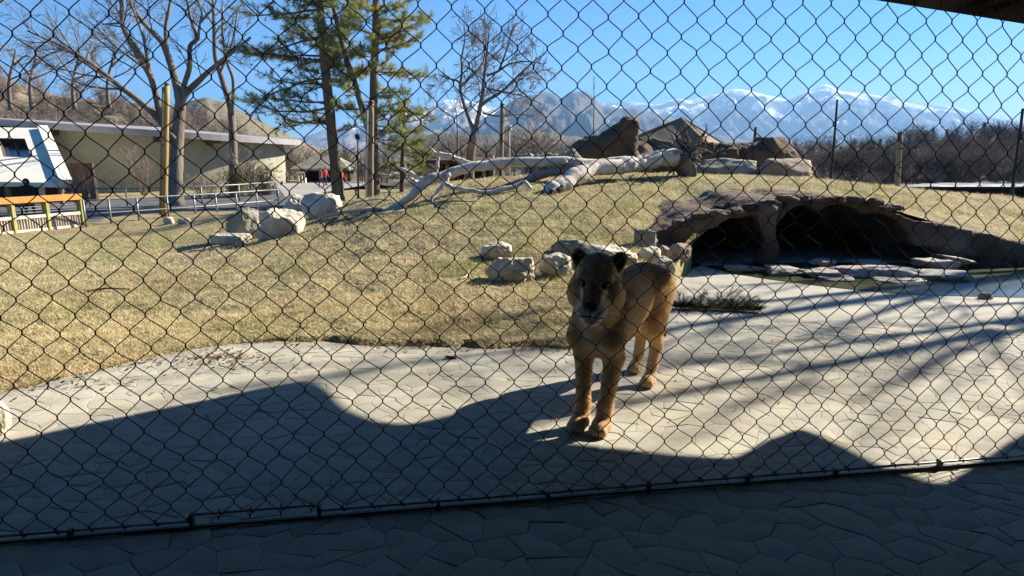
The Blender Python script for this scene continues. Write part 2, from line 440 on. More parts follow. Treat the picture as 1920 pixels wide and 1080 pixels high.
# irregular paving stones (jittered honeycomb), recessed joints
px_, py_ = .165, .118
cells = []
jr = np.random.default_rng(21)
ncol, nrow = 90, 44
x0, y0 = -6.2, .70
_corner = {}
def corner(x, y):
    k = (round(x / px_ * 4), round(y / py_ * 4))
    if k not in _corner:
        w = .9 * vnoise(x * .9, y * .9, 0, 31)
        _corner[k] = np.array([x + jr.uniform(-.34, .34) * px_ + .10 * w, y + jr.uniform(-.30, .30) * py_ + .09 * vnoise(x * .9, y * .9, 3, 32)])
    return _corner[k]
for j in range(nrow):
    for i in range(ncol):
        cx, cy = x0 + (i + .5 * (j % 2)) * px_, y0 + j * py_
        vs = [corner(cx + dx * px_, cy + dy * py_) for dx, dy in ((0, -2 / 3), (.5, -1 / 3), (.5, 1 / 3), (0, 2 / 3), (-.5, 1 / 3), (-.5, -1 / 3))]
        P = np.array(vs)
        c = P.mean(0)
        a = 960 + F * c[0] / max(c[1], .5)
        if c[1] > 5.62 or (P[:, 1] > border(960 + F * P[:, 0] / P[:, 1]) - .02).any(): continue
        if not (-6 < c[0] < 7.5): continue
        cells.append((c, P))
def stone(mb, c, P):
    gap = np.interp(c[1], [2, 2.5, 2.9, 4.6, 5.6], [.0016, .0013, .0009, .0009, .0004])
    gap = gap * (.25 + 1.1 * np.clip(.5 + vnoise(P[:, 0] * 4.1, P[:, 1] * 4.1, 0, 77), 0, 1))[:, None]
    tone = np.array([.43, .405, .335]) * (1 + .07 * jr.uniform(-1, 1) + .10 * float(fbm(c[0] * .7, c[1] * .7, 0, 3, 78))) * (1 + np.array([.03, 0, -.03]) * jr.uniform(-1, 1))
    ext = np.linalg.norm(P - c, axis=1, keepdims=True)
    top = c + (P - c) * (1 - (gap + .006) / ext); low = c + (P - c) * (1 - gap / ext)
    z = .0035 * vnoise(c[0] * 3, c[1] * 3, 0, 5) * .6 + jr.uniform(-.0012, .0012)
    tx, ty = jr.uniform(-.02, .02, 2)
    zt = z + (top - c) @ np.array([tx, ty])
    V = np.vstack([np.c_[top, zt], np.c_[low, zt - .0014], np.c_[low, np.full(6, -.012)], [[c[0], c[1], z + .0012]]])
    Tt = [[12 + 6, k, (k + 1) % 6] for k in range(6)]
    Qq = [[6 * r + k, 6 * (r + 1) + k, 6 * (r + 1) + (k + 1) % 6, 6 * r + (k + 1) % 6] for r in (0, 1) for k in range(6)]
    mb.add(V, Qq, Tt, tone)
def in_view(c):
    a = 960 + F * c[0] / (.978 * c[1] + .31)
    return -20 < a < 1940 and c[1] > 1.9
order = sorted(range(len(cells)), key=lambda k: (not in_view(cells[k][0]), cells[k][0][1]))
rest = MB()
for n_, k in enumerate(order):
    c, P = cells[k]
    if n_ < 290:
        mb = MB(); stone(mb, c, P)
        mb.build('paving_stone', M['paver'], paving, loc=(c[0], c[1], 0), smooth=False)
    else:
        stone(rest, c, P)
tag(rest.build('paving_stones', M['paver'], paving, smooth=False), kind='stuff')

# far ground, road, plaza, snowy yard
mb = MB()
mb.add([[-12000, -60, -1.08], [12000, -60, -1.08], [12000, 14000, -1.08], [-12000, 14000, -1.08]], [[0, 1, 2, 3]])
tag(mb.build('far_ground', M['dirt'], smooth=False), kind='structure')
def sheet(name, px_pts, z, m):
    mb = MB(); P = [ground(a, b, z) for a, b in px_pts]
    c = np.mean(P, 0); n = len(P)
    mb.add(np.vstack([P, c]), None, [[n, k, (k + 1) % n] for k in range(n)])
    return tag(mb.build(name, m, smooth=False), kind='structure')
sheet('road', [(40, 417), (330, 414), (470, 398), (560, 380), (600, 366), (640, 352), (760, 345), (640, 338), (500, 352), (330, 366), (140, 378), (-60, 385)], -.86, M['asphalt'])
sheet('plaza', [(535, 369), (600, 362), (655, 352), (700, 343), (640, 336), (545, 338), (520, 350)], -.85, M['plaza'])
sheet('snowy_yard', [(1640, 362), (1700, 374), (1800, 380), (2100, 392), (2500, 392), (2400, 342), (1900, 338), (1740, 343), (1660, 352)], -1.0, M['snowyard'])

# ------------------------------------------------------------------ hills and mountains, each at its own distance
def ridge(name, D, prof, m, foot=.55, zfoot=-1.2, rough=.06, n=220, rows=46, power=1.25, seed=0, gully=1.0, amp_px=1.2):
    pa, pp = zip(*prof)
    a = np.linspace(min(pa), max(pa), n)
    crest = np.interp(a, pa, pp)
    k = np.ones(3) / 3
    crest = np.convolve(np.pad(crest, 1, mode='edge'), k, 'valid')
    crest = crest + amp_px * fbm(a * .05, a * 0, 0, 4, seed)
    t = np.concatenate([np.linspace(0, 1, rows), 1 + np.linspace(.05, .6, 8)])
    aa, t2 = np.meshgrid(a, t, indexing='ij')
    hz = np.interp(aa, a, np.array([at(x, y, D)[2] for x, y in zip(a, crest)]))
    dist = D * (foot + (1 - foot) * t2)
    tt = np.clip(t2, 0, 1)
    base = tt ** power
    sp = D * .035
    X = (aa - 960) / F * dist; Y = dist
    gl = 1 - np.abs(fbm(X / sp, Y / (sp * 2.2), 0, 5, seed + 11)) * 1.6
    nz = fbm(X / (sp * .8), Y / (sp * .8), 0, 5, seed + 5)
    env = np.sin(np.pi * np.clip(tt, 0, 1)) ** .8
    Z = zfoot + (hz - zfoot) * (base + env * (rough * 2.4 * gully * (gl - .45) + rough * nz))
    # keep rows in front from hiding the crest line
    lim = EYE + (hz - EYE) * (dist / D) - .002 * D * (1 - tt)
    Z = np.where(t2 < 1, np.minimum(Z, np.maximum(lim, zfoot + (hz - zfoot) * base * .97)), zfoot + (hz - zfoot) * (1 - .8 * (t2 - 1)))
    i = np.arange(aa.size).reshape(aa.shape)
    mb = MB(); mb.add(np.stack([X, Y, Z], -1), np.stack([i[:-1, :-1], i[1:, :-1], i[1:, 1:], i[:-1, 1:]], -1).reshape(-1, 4))
    return tag(mb.build(name, m), kind='structure')

ridge('mountains', 7000, [(700, 240), (1000, 210), (1090, 196), (1140, 193), (1180, 190), (1200, 194), (1225, 195), (1245, 187), (1262, 185), (1280, 189), (1300, 183), (1330, 177), (1350, 168), (1370, 167), (1395, 172), (1430, 180), (1455, 187), (1470, 182), (1490, 170), (1505, 163), (1527, 158), (1545, 170), (1600, 177), (1640, 180), (1680, 190), (1720, 197), (1760, 201), (1800, 212), (1830, 220), (1870, 228), (1920, 236), (2050, 250), (2400, 270)], M['peak_far'], seed=2, n=420, rows=80, rough=.075, amp_px=.9)
ridge('mountains', 5200, [(560, 262), (660, 235), (740, 214), (790, 204), (815, 195), (840, 187), (870, 188), (895, 193), (915, 200), (935, 203), (960, 201), (1060, 230)], M['peak_left'], seed=5, n=200, rows=60)
ridge('mountains', 3300, [(820, 262), (880, 236), (930, 212), (950, 196), (975, 181), (1000, 178), (1020, 172), (1035, 175), (1048, 187), (1058, 178), (1068, 172), (1090, 170), (1105, 181), (1122, 199), (1160, 203), (1185, 201), (1205, 213), (1245, 216), (1265, 231), (1320, 250), (1420, 268), (1600, 282)], M['peak_near'], seed=8, n=260, rows=60, rough=.08)
ridge('foothills', 850, [(400, 240), (470, 244), (540, 258), (600, 280), (660, 286), (760, 262), (830, 248), (900, 254), (980, 240), (1040, 250), (1150, 268), (1300, 275), (1500, 272), (1700, 276), (2000, 280)], M['hill_foot'], seed=12, n=200, rows=40, amp_px=1.5, rough=.04)
ridge('tan_hill', 300, [(200, 250), (300, 222), (345, 205), (380, 189), (410, 182), (440, 192), (500, 224), (560, 257), (620, 284), (700, 292)], M['hill_tan'], seed=15, n=140, rows=40, rough=.03, amp_px=.8)
ridge('brush_hill', 100, [(-700, -20), (-300, 60), (0, 122), (40, 140), (80, 160), (130, 176), (180, 186), (260, 190), (330, 202), (390, 228), (460, 254), (540, 290)], M['hill_brush'], foot=.6, seed=18, n=160, rows=40, rough=.03, amp_px=1.5)
ridge('wooded_hill', 110, [(1320, 290), (1480, 288), (1560, 284), (1640, 276), (1700, 264), (1780, 258), (1850, 250), (1920, 246), (2200, 230), (2700, 215)], M['hill_wood'], foot=.55, seed=21, n=160, rows=40, rough=.03, amp_px=1.2)

# the air: one closed box round everything
mb = MB(); mb.box((0, 4600, 524.5), (21000, 9900, 1051.0))
hm = bpy.data.materials.new('haze'); hm.use_nodes = True
hn, hl = hm.node_tree.nodes, hm.node_tree.links
hn.remove(hn['Principled BSDF'])
pv = hn.new('ShaderNodeVolumePrincipled')
pv.inputs['Color'].default_value = (.30, .57, 1.0, 1)
pv.inputs['Density'].default_value = 1.5e-4
pv.inputs['Anisotropy'].default_value = 0.15
hl.new(pv.outputs['Volume'], hn['Material Output'].inputs['Volume'])
hz = mb.build('haze', hm, smooth=False)
hz.location.z = -2.2
tag(hz, kind='stuff')

# ------------------------------------------------------------------ signed-distance modelling: soft unions of rounded shapes, skinned as one surface
class Field:
    def __init__(s, lo, hi, res):
        s.lo, s.res = np.asarray(lo, float), res
        s.shape = tuple(int(math.ceil((h - l) / res)) + 1 for l, h in zip(lo, hi))
        s.f = np.full(s.shape, 1.0, np.float32)
    def _blk(s, c, r):
        i0 = np.maximum(np.floor((np.asarray(c) - r - s.lo) / s.res).astype(int), 0)
        i1 = np.minimum(np.ceil((np.asarray(c) + r - s.lo) / s.res).astype(int) + 1, s.shape)
        if (i1 <= i0).any(): return None
        sl = tuple(slice(a, b) for a, b in zip(i0, i1))
        g = [s.lo[k] + np.arange(i0[k], i1[k]) * s.res for k in range(3)]
        return sl, g[0][:, None, None], g[1][None, :, None], g[2][None, None, :]
    def _mix(s, sl, d, k, cut=False):
        a = s.f[sl]
        if cut:
            h = np.clip(.5 - .5 * (a + d) / k, 0, 1)
            s.f[sl] = a * (1 - h) - d * h + k * h * (1 - h)
        else:
            h = np.clip(.5 + .5 * (a - d) / k, 0, 1)
            s.f[sl] = a * (1 - h) + d * h - k * h * (1 - h)
    def ell(s, c, r, k=.03, rot=None, cut=False):
        c, r = np.asarray(c, float), np.asarray(r, float)
        b = s._blk(c, r.max() + k + 2 * s.res)
        if b is None: return
        sl, x, y, z = b
        x, y, z = x - c[0], y - c[1], z - c[2]
        if rot is not None:
            m = np.asarray(rot).T
            x, y, z = (m[i][0] * x + m[i][1] * y + m[i][2] * z for i in range(3))
        k0 = np.sqrt((x / r[0]) ** 2 + (y / r[1]) ** 2 + (z / r[2]) ** 2)
        k1 = np.sqrt((x / r[0] ** 2) ** 2 + (y / r[1] ** 2) ** 2 + (z / r[2] ** 2) ** 2) + 1e-9
        s._mix(sl, (k0 * (k0 - 1) / k1).astype(np.float32), k, cut)
    def cap(s, a, b, ra, rb, k=.03, cut=False):
        a, b = np.asarray(a, float), np.asarray(b, float)
        c = (a + b) / 2
        bl = s._blk(c, np.abs(b - a) / 2 + max(ra, rb) + k + 2 * s.res)
        if bl is None: return
        sl, x, y, z = bl
        ab = b - a
        h = np.clip(((x - a[0]) * ab[0] + (y - a[1]) * ab[1] + (z - a[2]) * ab[2]) / (ab @ ab + 1e-12), 0, 1)
        d = np.sqrt((x - a[0] - ab[0] * h) ** 2 + (y - a[1] - ab[1] * h) ** 2 + (z - a[2] - ab[2] * h) ** 2) - (ra + (rb - ra) * h)
        s._mix(sl, d.astype(np.float32), k, cut)
    def grid(s):
        return [s.lo[k] + np.arange(s.shape[k]) * s.res for k in range(3)]
    def skin(s):
        f = s.f; ins = f < 0
        nx, ny, nz = f.shape
        acc = np.zeros((nx - 1, ny - 1, nz - 1, 3), np.float32); cnt = np.zeros((nx - 1, ny - 1, nz - 1), np.float32)
        for ax in range(3):
            o = [i for i in range(3) if i != ax]
            for da in (0, 1):
                for db in (0, 1):
                    st = [slice(0, n - 1) for n in f.shape]; en = list(st)
                    off = [0, 0, 0]; off[o[0]], off[o[1]] = da, db
                    for i in o:
                        st[i] = slice(off[i], f.shape[i] - 1 + off[i]); en[i] = st[i]
                    st[ax] = slice(0, f.shape[ax] - 1); en[ax] = slice(1, f.shape[ax])
                    f0, f1 = f[tuple(st)], f[tuple(en)]
                    m = (f0 < 0) != (f1 < 0)
                    t = np.where(m, f0 / (f0 - f1 + 1e-12), 0)
                    for i in range(3):
                        acc[..., i] += np.where(m, t if i == ax else off[i], 0)
                    cnt += m
        act = cnt > 0
        ids = np.full(act.shape, -1, np.int64); w = np.argwhere(act); ids[act] = np.arange(len(w))
        V = (w + acc[act] / cnt[act][:, None]) * s.res + s.lo
        Q = []
        for ax in range(3):
            o = [(ax + 1) % 3, (ax + 2) % 3]
            st = [slice(1, n - 1) for n in f.shape]; st[ax] = slice(0, f.shape[ax] - 1)
            en = list(st); en[ax] = slice(1, f.shape[ax])
            a0, a1 = ins[tuple(st)], ins[tuple(en)]
            for flip in (False, True):
                e = np.argwhere((a0 != a1) & (a0 == (not flip)))
                if not len(e): continue
                base = e.copy(); base[:, o[0]] += 1; base[:, o[1]] += 1
                qs = []
                for d0, d1 in ((-1, -1), (0, -1), (0, 0), (-1, 0)):
                    c = base.copy(); c[:, o[0]] += d0; c[:, o[1]] += d1
                    qs.append(ids[c[:, 0], c[:, 1], c[:, 2]])
                q = np.stack(qs, -1)
                Q.append(q[:, ::-1] if flip else q)
        return V, np.vstack(Q)

# ------------------------------------------------------------------ rocks
_ico = {}
def ico(sub):
    if sub not in _ico:
        import bmesh
        bm = bmesh.new(); bmesh.ops.create_icosphere(bm, subdivisions=sub, radius=1)
        bm.verts.ensure_lookup_table()
        _ico[sub] = (np.array([v.co[:] for v in bm.verts]), np.array([[v.index for v in f.verts] for f in bm.faces])); bm.free()
    return _ico[sub]

def rock_verts(size, seed, sub=4, boxy=.5, rough=.16, cuts=8, rz=0.0):
    V, Tt = ico(sub)
    g = np.random.default_rng(seed)
    P = V.copy()
    m = np.abs(P).max(1, keepdims=True)
    P = P * (1 - boxy) + P / m * boxy * .8
    for _ in range(cuts):
        nrm = norm(g.normal(size=3)); d = g.uniform(.64, .88)
        e = P @ nrm - d
        P = P - np.where(e > 0, e, 0)[:, None] * nrm * .92
    o = g.uniform(0, 50, 3)
    nn = fbm(V[:, 0] * 1.3 + o[0], V[:, 1] * 1.3 + o[1], V[:, 2] * 1.3 + o[2], 5, seed)
    w2 = V * 3.4 + o
    rid = 1 - 2 * np.abs(fbm(w2[:, 0], w2[:, 1], w2[:, 2], 4, seed + 3))
    P = P * (1 + rough * nn + .045 * rid)[:, None]
    lo, hi = P.min(0), P.max(0)
    P = (P - (lo + hi) / 2) / (hi - lo) * np.asarray(size)
    c, s_ = math.cos(rz), math.sin(rz)
    return P @ np.array([[c, s_, 0], [-s_, c, 0], [0, 0, 1]]), Tt

def boulder(label, px, py, wpx, hpx, m='boulder', seed=0, depth=.8, group=None, name='boulder', boxy=.5, sub=5, pos=None, sink=.30, cat='boulder', rz=None):
    """px, py: foot of the rock; wpx, hpx: its width and height in photograph pixels"""
    p = on(px, py) if pos is None else np.asarray(pos, float)
    dep = .978 * p[1] + .207 * (EYE - p[2])
    w, h = wpx * dep / F, hpx * dep / F
    g = np.random.default_rng(seed + 100)
    V, Tt = rock_verts((w, w * depth, h / (1 - sink)), seed, sub, boxy, rz=g.uniform(-.3, .3) if rz is None else rz)
    c = p + np.array([0, w * depth * .5, h / (1 - sink) * (.5 - sink)])
    mb = MB(); mb.add(V + c, None, Tt)
    return tag(mb.build(name, M[m], loc=p + np.array([0, w * depth * .5, 0]), smooth=True), label, cat, group)

GL, GM = 'boulders at the left foot of the mound', 'boulders along the edge of the concrete apron'
boulder('large pale boulder in front of its cluster left of the pines, sunlit on top', 517, 448, 84, 56, 'boulder', 3, group=GL)
boulder('grey mossy boulder at the left end of the cluster near the road', 452, 452, 72, 60, 'boulder_grey', 4, group=GL, boxy=.35)
boulder('flat bluish pale rock lying low below the grey mossy boulder', 425, 462, 78, 22, 'boulder_white', 5, group=GL, depth=.5)
boulder('white topped boulder behind the cluster, first of two before the plaza', 553, 402, 62, 38, 'boulder_white', 6, group=GL)
boulder('broad white topped boulder with a dark underside at the right end of the cluster', 597, 408, 78, 46, 'boulder_white', 7, group=GL, depth=.7)
boulder('small round cream stone at the foot of the tan fence pole', 313, 421, 20, 14, 'boulder', 8, sub=3, cat='stone', name='stone')
boulder('small flat cream stone just right of the tan fence pole', 341, 421, 22, 12, 'boulder', 9, sub=3, cat='stone', name='stone')
boulder('rounded cracked boulder alone on the turf, behind the square boulder', 930, 491, 60, 35, 'boulder', 10, group=GM, boxy=.3)
boulder('square sandy boulder casting a dark shadow to its left', 957, 534, 98, 46, 'boulder', 11, group=GM, boxy=.85, depth=.6)
boulder('white sunlit boulder just left of the lioness', 1044, 524, 66, 46, 'boulder_white', 12, group=GM)
boulder('long flat grey boulder behind the ears of the lioness', 1088, 484, 112, 30, 'boulder_grey', 13, group=GM, depth=.5)
boulder('long cream boulder behind the right ear of the lioness', 1152, 502, 92, 40, 'boulder', 14, group=GM, depth=.6)
boulder('weathered brown rock at the left corner of the den', 1216, 470, 48, 40, 'boulder_grey', 15, group=GM)
boulder('small cream boulder above the back of the lioness', 1222, 494, 44, 28, 'boulder', 16, group=GM, sub=3)
boulder('cream boulder right beside the back of the lioness', 1247, 513, 48, 30, 'boulder', 17, group=GM)
boulder('small dark squared stone on top of the row by the den', 1248, 484, 26, 24, 'boulder_rust', 18, group=GM, sub=3, boxy=.8)
boulder('long rusty boulder ending the row at the den entrance', 1277, 505, 50, 27, 'boulder_rust', 19, group=GM)
boulder('pinkish rounded rock cut by the left picture edge on the concrete', -14, 822, 40, 72, 'boulder', 20, cat='boulder')
boulder('small dark stone on the far rim of the pool', 1855, 563, 24, 12, 'boulder_grey', 22, sub=3, name='stone', cat='stone')

# ------------------------------------------------------------------ the den: rock face with two dark hollows under the mound
def den_build():
    fd = Field((1.3, 8.1, -.12), (11.5, 11.3, 1.25), .05)
    X, Y, Z = fd.grid()
    X, Y, Z = X[:, None, None], Y[None, :, None], Z[None, None, :]
    a = 960 + F * X / 8.7
    n1 = .10 * fbm(X * 1.3, Y * 1.3, Z * 1.6, 4, 40) + .035 * fbm(X * 5, Y * 5, Z * 5, 2, 44)
    zt = den_top(a) + .05 + .05 * fbm(X * 2.3, Y * 0 + 3, 0 * Z, 3, 46)
    front = 8.62 + .12 * np.sin(X * 1.7) - Y + n1 + .04 * np.clip(Z, 0, 1)     # >0 in front of the face
    left = 1.55 + .28 * (1 - np.clip(Z / .5, 0, 1)) - X + n1
    d = np.maximum(np.maximum(front, Z - zt + n1 * .35), left)
    d = np.maximum(d, Y - 11.15)
    fd.f = np.broadcast_to(d, fd.shape).astype(np.float32).copy()
    def X_(px): return (px - 960) / F * 8.75
    for px_, y_, z_, r_ in ((1372, 9.2, .12, (.50, 1.35, .60)), (1326, 9.1, .08, (.40, 1.1, .46)), (1395, 9.2, .16, (.28, 1.3, .58)),
                            (1500, 9.3, .16, (.46, 1.6, .68)), (1575, 9.3, .16, (.56, 1.6, .68)), (1645, 9.2, .12, (.50, 1.3, .60)), (1715, 8.75, .02, (.36, .6, .24))):
        fd.ell((X_(px_), y_, z_), r_, .06, cut=True)
    V, Q = fd.skin()
    return V, Q
V, Q = den_build()
den = thing('rock_den', 'low brown rock den with two dark hollows in the front of the mound', 'rock den', (4.8, 8.8, 0))
mb = MB(); mb.add(V, Q); mb.build('rock_face', M['den'], den)
mb = MB()
p0, p1 = at(1438, 492, 8.52), at(1436, 398, 8.52)
zz = np.linspace(-.05, .82, 12)
mb.tube([[p0[0] + .05 * math.sin(z * 7), 8.56 + .03 * math.sin(z * 9), z] for z in zz], .125 + .035 * np.cos(zz * 7.5), 10, wob=.16)
mb.build('rock_pillar', M['den'], den)
for k in range(13):       # blocks of the lintel
    a_ = 1275 + k * 33
    V, Tt = rock_verts((.27 + .07 * math.sin(k * 3.3), .26, .12), 200 + k, 4, .5)
    x_ = (a_ - 960) / F * 8.7
    mb = MB(); mb.add(V + np.array([x_, 8.68 + .04 * math.sin(k * 2.1) + .12 * math.sin(x_ * 1.7), float(den_top(a_)) + .045 + .02 * math.sin(k * 1.3)]), None, Tt)
    mb.build('lintel_stone', M['rockwork'] if k % 3 == 1 else M['den'], den)

# shallow pool before the den and its ledge of flat stones
mb = MB()
pp = [ground(a, b, .006) for a, b in [(1318, 499), (1370, 512), (1440, 523), (1530, 535), (1640, 547), (1760, 554), (1900, 557), (2200, 562), (2500, 560), (2500, 496), (2000, 494), (1700, 493), (1500, 492), (1400, 494)]]  # back edge pushed on so dark water stands in for the den's shadow
c = np.mean(pp, 0); n = len(pp)
mb.add(np.vstack([pp, c]), None, [[n, k, (k + 1) % n] for k in range(n)])
tag(mb.build('pool', M['pool'], smooth=False), kind='structure')
ledge = thing('stone_ledge', 'ledge of flat stacked slabs lying in the shallow pool before the den', 'stone ledge', ground(1640, 512))
sl_ = [(1408, 512, 80, 9, 0), (1478, 517, 80, 15, 0), (1545, 521, 60, 14, 0), (1552, 509, 44, 13, 1), (1610, 521, 92, 20, 0), (1690, 522, 96, 19, 0), (1640, 505, 70, 6, 1), (1770, 526, 110, 18, 0), (1762, 512, 60, 16, 1), (1800, 507, 74, 11, 2), (1570, 527, 70, 6, 0), (1690, 528, 90, 7, 0), (1805, 526, 60, 9, 0)]
for k, (a_, b_, w_, h_, lift) in enumerate(sl_):
    p = ground(a_, b_); dep = .978 * p[1] + .31
    w, h = w_ * dep / F, h_ * dep / F
    V, Tt = rock_verts((w * 1.06, .36 + .1 * (k % 3), h * 1.1), 300 + k, 4, .8, rough=.16, rz=.12 * math.sin(k * 2.4))
    if lift == 2: V = V @ np.array([[.98, 0, -.16], [0, 1, 0], [.16, 0, .98]])
    mb = MB(); mb.add(V + np.array([p[0], p[1] + .16, h * .42 + (.0, .05, .09)[lift]]), None, Tt)
    mb.build('stone_slab', M['slab'], ledge)

# ------------------------------------------------------------------ rockwork and boulders beyond the crest
rw = thing('rock_outcrop', 'tall brown artificial rock sloping up to a rounded knob on its right', 'rock outcrop', (3.0, 19, T(3, 19)))
fd = Field((1.5, 17.8, -.6), (6.2, 21.0, 3.2), .06)
def rp(px, py, Y): return at(px, py, Y)
for (a_, b_, Y, r, k) in [(1178, 236, 18.8, (.36, .5, .36), .15), (1182, 275, 18.8, (.26, .5, .8), .2), (1150, 270, 19, (.5, .6, .52), .25), (1118, 285, 19, (.55, .6, .42), .25), (1085, 300, 19, (.5, .6, .33), .2), (1140, 310, 19.2, (.9, .7, .5), .2), (1200, 300, 19.6, (.5, .6, .6), .2)]:
    fd.ell(rp(a_, b_, Y), r, k)
X, Y, Z = fd.grid()
fd.f = fd.f + (.11 * fbm(X[:, None, None] * 1.5, Y[None, :, None] * 1.5, Z[None, None, :] * 2.1, 5, 60) + .06 * np.abs(fbm(X[:, None, None] * 3.5, Y[None, :, None] * 3.5, Z[None, None, :] * 1.2, 3, 66))).astype(np.float32)
V, Q = fd.skin(); mb = MB(); mb.add(V, Q); mb.build('rock_mass', M['rockwork'], rw)
wall = thing('rock_wall', 'long dark brown wall of upright rock blocks behind the root plate', 'rock wall', (7, 20.5, T(7, 20.5)))
blocks = [(1218, 256, 62), (1262, 258, 52), (1300, 264, 46), (1338, 264, 46), (1372, 267, 44), (1404, 266, 42), (1434, 262, 46), (1458, 256, 50)]
for k, (a_, b_, w_) in enumerate(blocks):
    top, bot = at(a_, b_, 20.5), at(a_, 345, 20.5)
    w = w_ * 20.3 / F
    V, Tt = rock_verts((w * 1.45, 1.2, top[2] - bot[2]), 400 + k, 4, .85, rough=.10, cuts=5, rz=.2 * math.sin(k * 3))
    mb = MB(); mb.add(V + (top + bot) / 2 + np.array([0, .15 * math.sin(k * 1.7), 0]), None, Tt); mb.build('rock_block', M['rockwork'], wall)
def crest_rock(label, a_, top, bot, w_, Y, m, seed, boxy=.5, depth=.8):
    p = at(a_, bot, Y); p[2] = min(p[2], T(p[0], Y) + .02) if T(p[0], Y) < p[2] else p[2]
    q = at(a_, top, Y); w = w_ * Y / F
    h = q[2] - p[2]
    V, Tt = rock_verts((w, w * depth, h * 1.15), seed, 4, boxy, rz=0)
    mb = MB(); mb.add(V + np.array([p[0], Y + w * depth / 2, p[2] + h * .425]), None, Tt)
    return tag(mb.build('boulder', M[m], loc=(p[0], Y + w * depth / 2, p[2])), label, 'boulder', 'boulders on the crest of the mound')
crest_rock('brown rounded boulder at the left foot of the tall outcrop', 1074, 277, 306, 54, 16.5, 'boulder_grey', 31, .3)
crest_rock('grey boulder on the crest in front of the rock wall, left of a pair', 1374, 296, 336, 112, 16, 'boulder_grey', 32, .6, .6)
crest_rock('large brown boulder with a bright right edge, right end of the crest', 1484, 296, 346, 106, 15.4, 'boulder_rust', 33, .75, .7)
crest_rock('small grey boulder half buried between the crest boulders and the root plate', 1318, 305, 332, 60, 16.6, 'boulder_grey', 34, .5, .6)

# ------------------------------------------------------------------ buildings and fences on the left
ZL = -.95                                           # level of the walks on the left
def ring(c, r, z0, z1, n=64, a0=0, a1=2 * math.pi, zfun=None):
    a = np.linspace(a0, a1, n)
    x, y = c[0] + r * np.cos(a), c[1] + r * np.sin(a)
    zt = np.full(n, z1) if zfun is None else zfun(x, y)
    V = np.vstack([np.c_[x, y, np.full(n, z0)], np.c_[x, y, zt]])
    return V, [[i, i + 1, n + i + 1, n + i] for i in range(n - 1)]

Yc = 53.0
rc = at(308, 300, Yc); rc[2] = ZL; rr_ = 217 * Yc / F * .965
house = thing('round_house', 'round olive stucco house with a flat tilted roof, behind the tan fence pole', 'house', rc)
zl_, zr_ = at(60, 227, Yc)[2], at(545, 262, Yc)[2]
def roofz(x, y): return (zl_ + zr_) / 2 + (zr_ - zl_) * (x - rc[0]) / (2 * (rr_ + 1.4)) + .0 * y
mb = MB(); V, Q = ring(rc, rr_, ZL - .2, 0, 96, zfun=lambda x, y: roofz(x, y) - .3); mb.add(V, Q)
mb.build('wall', M['stucco'], house)
mb = MB()
n = 96
a = np.linspace(0, 2 * math.pi, n, endpoint=False)
R2 = rr_ + 1.4
ex, ey = rc[0] + R2 * np.cos(a), rc[1] + R2 * np.sin(a)
zt = roofz(ex, ey)
V = np.vstack([np.c_[ex, ey, zt - .42], np.c_[ex, ey, zt], np.c_[rc[0] + (R2 - .5) * np.cos(a), rc[1] + (R2 - .5) * np.sin(a), roofz(ex, ey) + .06],
               [[rc[0], rc[1], roofz(rc[0], rc[1]) - .40]], [[rc[0], rc[1], roofz(rc[0], rc[1]) + .25]]])
mb.add(V, [[i + r * n, (i + 1) % n + r * n, (i + 1) % n + (r + 1) * n, i + (r + 1) * n] for r in (0, 1) for i in range(n)],
       [[3 * n, (i + 1) % n, i] for i in range(n)] + [[3 * n + 1, 2 * n + i, 2 * n + (i + 1) % n] for i in range(n)])
mb.build('roof', M['fascia'], house, smooth=False)
for px_b, ang in ((92, -2.55), (186, -2.05), (240, -1.8), (400, -1.1), (470, -.75)):
    mb = MB(); d = np.array([math.cos(ang), math.sin(ang), 0])
    p = rc + d * rr_ * .96; q = rc + d * (R2 - .1)
    p[2] = roofz(*p[:2]) - .62; q[2] = roofz(*q[:2]) - .58
    mb.bar(p, q, .5, .38); mb.build('roof_beam', M['brown_wood'], house, smooth=False)
mb = MB(); V, Q = ring(rc, rr_ + .05, ZL - .1, ZL + .75, 96); mb.add(V, Q); mb.build('plinth', M['boulder_grey'], house)

# white hut with a steep rendered roof reaching low over a dark porch
Yh = 30.0
hut_base = at(10, 365, Yh); hut_base[2] = ZL
hut = thing('white_hut', 'white rendered hut whose steep roof comes down low over a dark porch, at left', 'hut', hut_base)
def hp(px, py, Y): return at(px, py, Y)
fl, fr, bl, br = hp(-160, 338, Yh), hp(124, 343, Yh), hp(-160, 236, Yh + 9), hp(80, 240, Yh + 9)
mb = MB()
# front slope is built as a frame of four strips round the window opening
u0, u1, v0, v1 = .63, .83, .40, .76
def S(u, v): return (fl * (1 - u) + fr * u) * (1 - v) + (bl * (1 - u) + br * u) * v
us, vs = [0, .3, u0, u1, .9, 1], [0, .2, v0, v1, 1]
for i in range(5):
    for j in range(4):
        if us[i] == u0 and vs[j] == v0: continue
        mb.add([S(us[i], vs[j]), S(us[i + 1], vs[j]), S(us[i + 1], vs[j + 1]), S(us[i], vs[j + 1])], [[0, 1, 2, 3]])
off = np.array([0, 6.5, 0.0])
e1, e2 = fr + np.array([-8.6, 12, 0]), br + np.array([-4.4, 5.0, 0])
mb.add([fr, e1, e2, br], [[0, 1, 2, 3]])
mb.add([bl, br, e2, bl + np.array([-4.8, 5.5, 0])], [[0, 1, 2, 3]])
dn = np.array([0, .05, -.22])
mb.add([fl, fr, fr + dn, fl + dn], [[0, 3, 2, 1]])
mb.add([fr, e1, e1 + dn, fr + dn], [[0, 3, 2, 1]])
mb.build('roof', M['white_wall'], hut, smooth=False)
mb = MB(); mb.bar(fr + np.array([.02, -.02, .06]), br + np.array([.02, -.02, .06]), .5, .2); mb.build('hip_ridge', M['white_wall'], hut, smooth=False)
